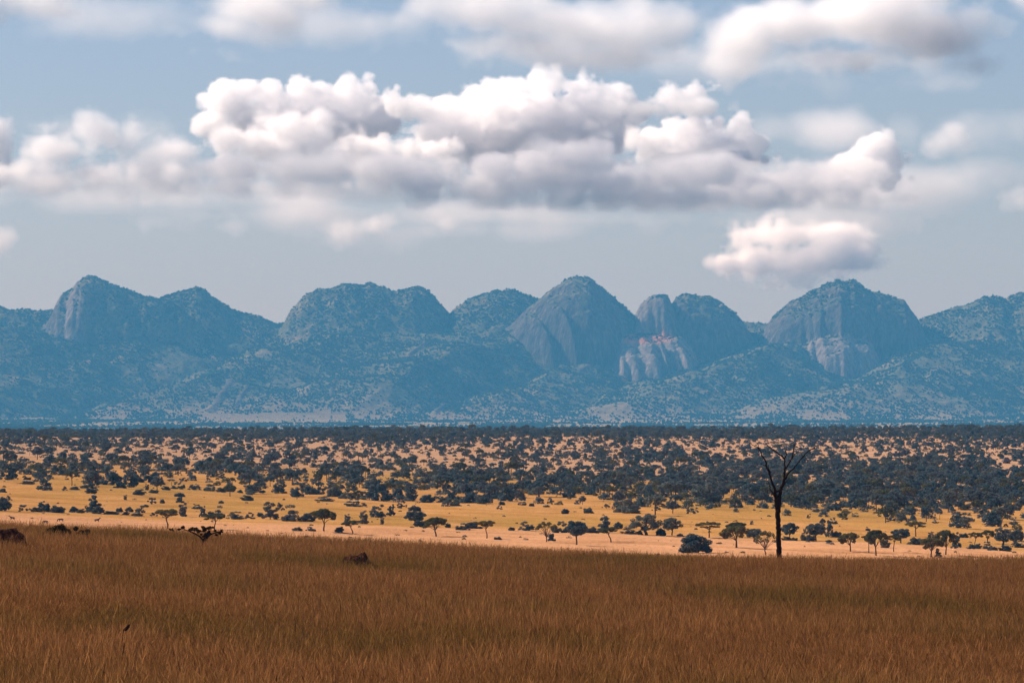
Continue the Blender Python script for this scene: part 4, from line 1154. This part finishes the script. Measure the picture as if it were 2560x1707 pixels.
cloud('cloud', [(235, 318, 100, 48), (285, 296, 66, 34), (150, 338, 95, 40), (385, 348, 90, 38), (20, 395, 150, 30), (160, 405, 210, 36), (340, 415, 240, 40), (520, 425, 170, 30)], 57000, 61, vox=7, amp=28, edge=44, dens=.75, base=460, wave=110)
cloud('cloud', [(-40, 320, 70, 60), (-5, 285, 36, 34), (-60, 380, 90, 40)], 58000, 67, vox=7, amp=22, edge=22, dens=.9)
cloud('cloud', [(790, 530, 70, 40), (765, 552, 46, 28), (850, 520, 70, 24), (930, 512, 90, 20), (1000, 515, 60, 14)], 55000, 71, vox=6, amp=20, edge=36, dens=.7, wave=80, soft=1)
cloud('cloud', [(340, 515, 60, 26), (535, 520, 55, 24), (370, 465, 80, 14), (500, 495, 60, 16)], 55000, 73, vox=7, amp=18, edge=46, dens=.55, wave=90, soft=1)
cloud('cloud', [(1705, 545, 55, 40), (1790, 540, 105, 40), (1900, 538, 100, 36), (1975, 555, 55, 50), (1740, 600, 110, 44), (1870, 600, 140, 48), (1815, 635, 80, 32), (1670, 610, 60, 36)], 61000, 79, vox=5.5, amp=17, edge=24, dens=.95, wave=75)
cloud('cloud', [(1915, 570, 62, 38), (1860, 596, 60, 30), (1965, 590, 56, 34), (1740, 612, 70, 26)], 57500, 83, vox=5.5, amp=14, edge=18, dens=1.0, wave=70)
cloud('cloud', [(2165, 330, 62, 30), (2190, 308, 28, 30), (2235, 402, 28, 15), (2210, 345, 40, 20)], 60000, 89, vox=6, amp=18, edge=40, dens=.55, soft=1)
cloud('cloud', [(-15, 560, 60, 42), (2355, 468, 44, 28)], 60000, 97, vox=7, amp=16, edge=40, dens=.7, soft=1)
# thin veils round and under the banks
cloud('cloud', [(350, 455, 560, 38), (950, 490, 620, 34), (1500, 505, 560, 30), (2080, 430, 320, 60), (2000, 300, 330, 34), (120, 290, 260, 50), (1150, 530, 420, 26)], 68000, 131, vox=12, amp=34, edge=130, dens=.36, wave=190, soft=1)
# the nearer, softer layer along the top of the view
cloud('cloud', [(40, 2, 170, 48), (-60, -10, 160, 66), (150, 25, 90, 22)], 44000, 101, vox=7, amp=26, edge=50, dens=.6, wave=120, soft=1)
cloud('cloud', [(590, 18, 140, 64), (520, 62, 120, 48), (650, -10, 120, 54), (465, 112, 90, 26), (420, 80, 60, 30)], 44000, 103, vox=7, amp=26, edge=50, dens=.62, wave=120, soft=1)
cloud('cloud', [(920, 45, 130, 42), (1120, 15, 280, 66), (1300, 40, 240, 66), (1200, 100, 220, 36), (1450, 60, 190, 62), (1350, 132, 160, 26), (1020, 95, 120, 22)], 45000, 107, vox=8, amp=34, edge=60, dens=.55, wave=150, soft=1)
cloud('cloud', [(1740, 95, 130, 58), (1820, 60, 190, 74), (2000, 45, 210, 84), (2130, 75, 140, 80), (2060, 0, 190, 66), (1900, 130, 290, 44), (2230, 35, 100, 56), (2150, 150, 110, 28), (2330, -10, 90, 46), (1700, 150, 90, 26)], 46000, 109, vox=7, amp=30, edge=52, dens=.7, wave=130, soft=1)
cloud('cloud', [(250, 40, 330, 50), (800, 60, 300, 50), (1500, 130, 420, 44), (2100, 190, 300, 30)], 48000, 137, vox=12, amp=36, edge=140, dens=.34, wave=200, soft=1)
# the cloud that shades the near rise: overhead to the left, out of view
def shade_cloud():
    alt = 1900.0; t = (alt - 30) / SUND.z
    cx, cy = SUND.x * t, SUND.y * t + 330
    n = (44, 60, 14)
    X, Y, Z = np.meshgrid(np.linspace(-700, 700, n[0]), np.linspace(-900, 900, n[1]), np.linspace(-200, 200, n[2]), indexing='ij')
    f = 1 - np.sqrt((X / 620) ** 2 + (Y / 780) ** 2 + (Z / 190) ** 2) + .12 * noise3(X / 170, Y / 170, Z / 170, 5)
    grid_volume('cloud', np.clip(f * 5, 0, 1) * SHADE, (cx - 700, cy - 900, alt - 200), (cx + 700, cy + 900, alt + 200))
shade_cloud()
# added broken cloud sheet, unseen above the frame, put there to shade the far bank's front
def added_shade_sheet():
    n = (90, 40, 8)
    lo, hi = (-10200, 58600, 5050), (600, 62900, 5650)
    X, Y, Z = np.meshgrid(*[np.linspace(a, b, k) for a, b, k in zip(lo, hi, n)], indexing='ij')
    f = 1 - np.sqrt(((X + 4800) / 5300) ** 4 + ((Y - 60750) / 2050) ** 4 + ((Z - 5350) / 290) ** 2)
    f = f * 3 + .55 * noise3(X / 900, Y / 700, Z / 500, 8) + .3 * noise3(X / 380, Y / 320, Z / 300, 9)
    grid_volume('cloud', np.clip(f * 1.2, 0, 1) * .11, lo, hi)
added_shade_sheet()
print('clouds', time.time() - T0)

# ------------------------------------------------------------------ the air
def haze():
    mb = MB(); mb.box((-9000, -430, -72), (9000, 31300, 700))
    m = bpy.data.materials.new('haze'); m.use_nodes = True; nt = m.node_tree; nt.nodes.clear()
    out = nt.nodes.new('ShaderNodeOutputMaterial'); pv = nt.nodes.new('ShaderNodeVolumePrincipled')
    pv.inputs['Color'].default_value = (*HAZE_C, 1); pv.inputs['Density'].default_value = HAZE_D; pv.inputs['Density Attribute'].default_value = ''
    pv.inputs['Absorption Color'].default_value = (*HAZE_A, 1)
    nt.links.new(pv.outputs[0], out.inputs['Volume'])
    tag(link('haze', mesh('haze', mb.v, mb.f, [m])), kind='stuff', label='pale blue haze lying before the mountains')
haze()
print('done', time.time() - T0)
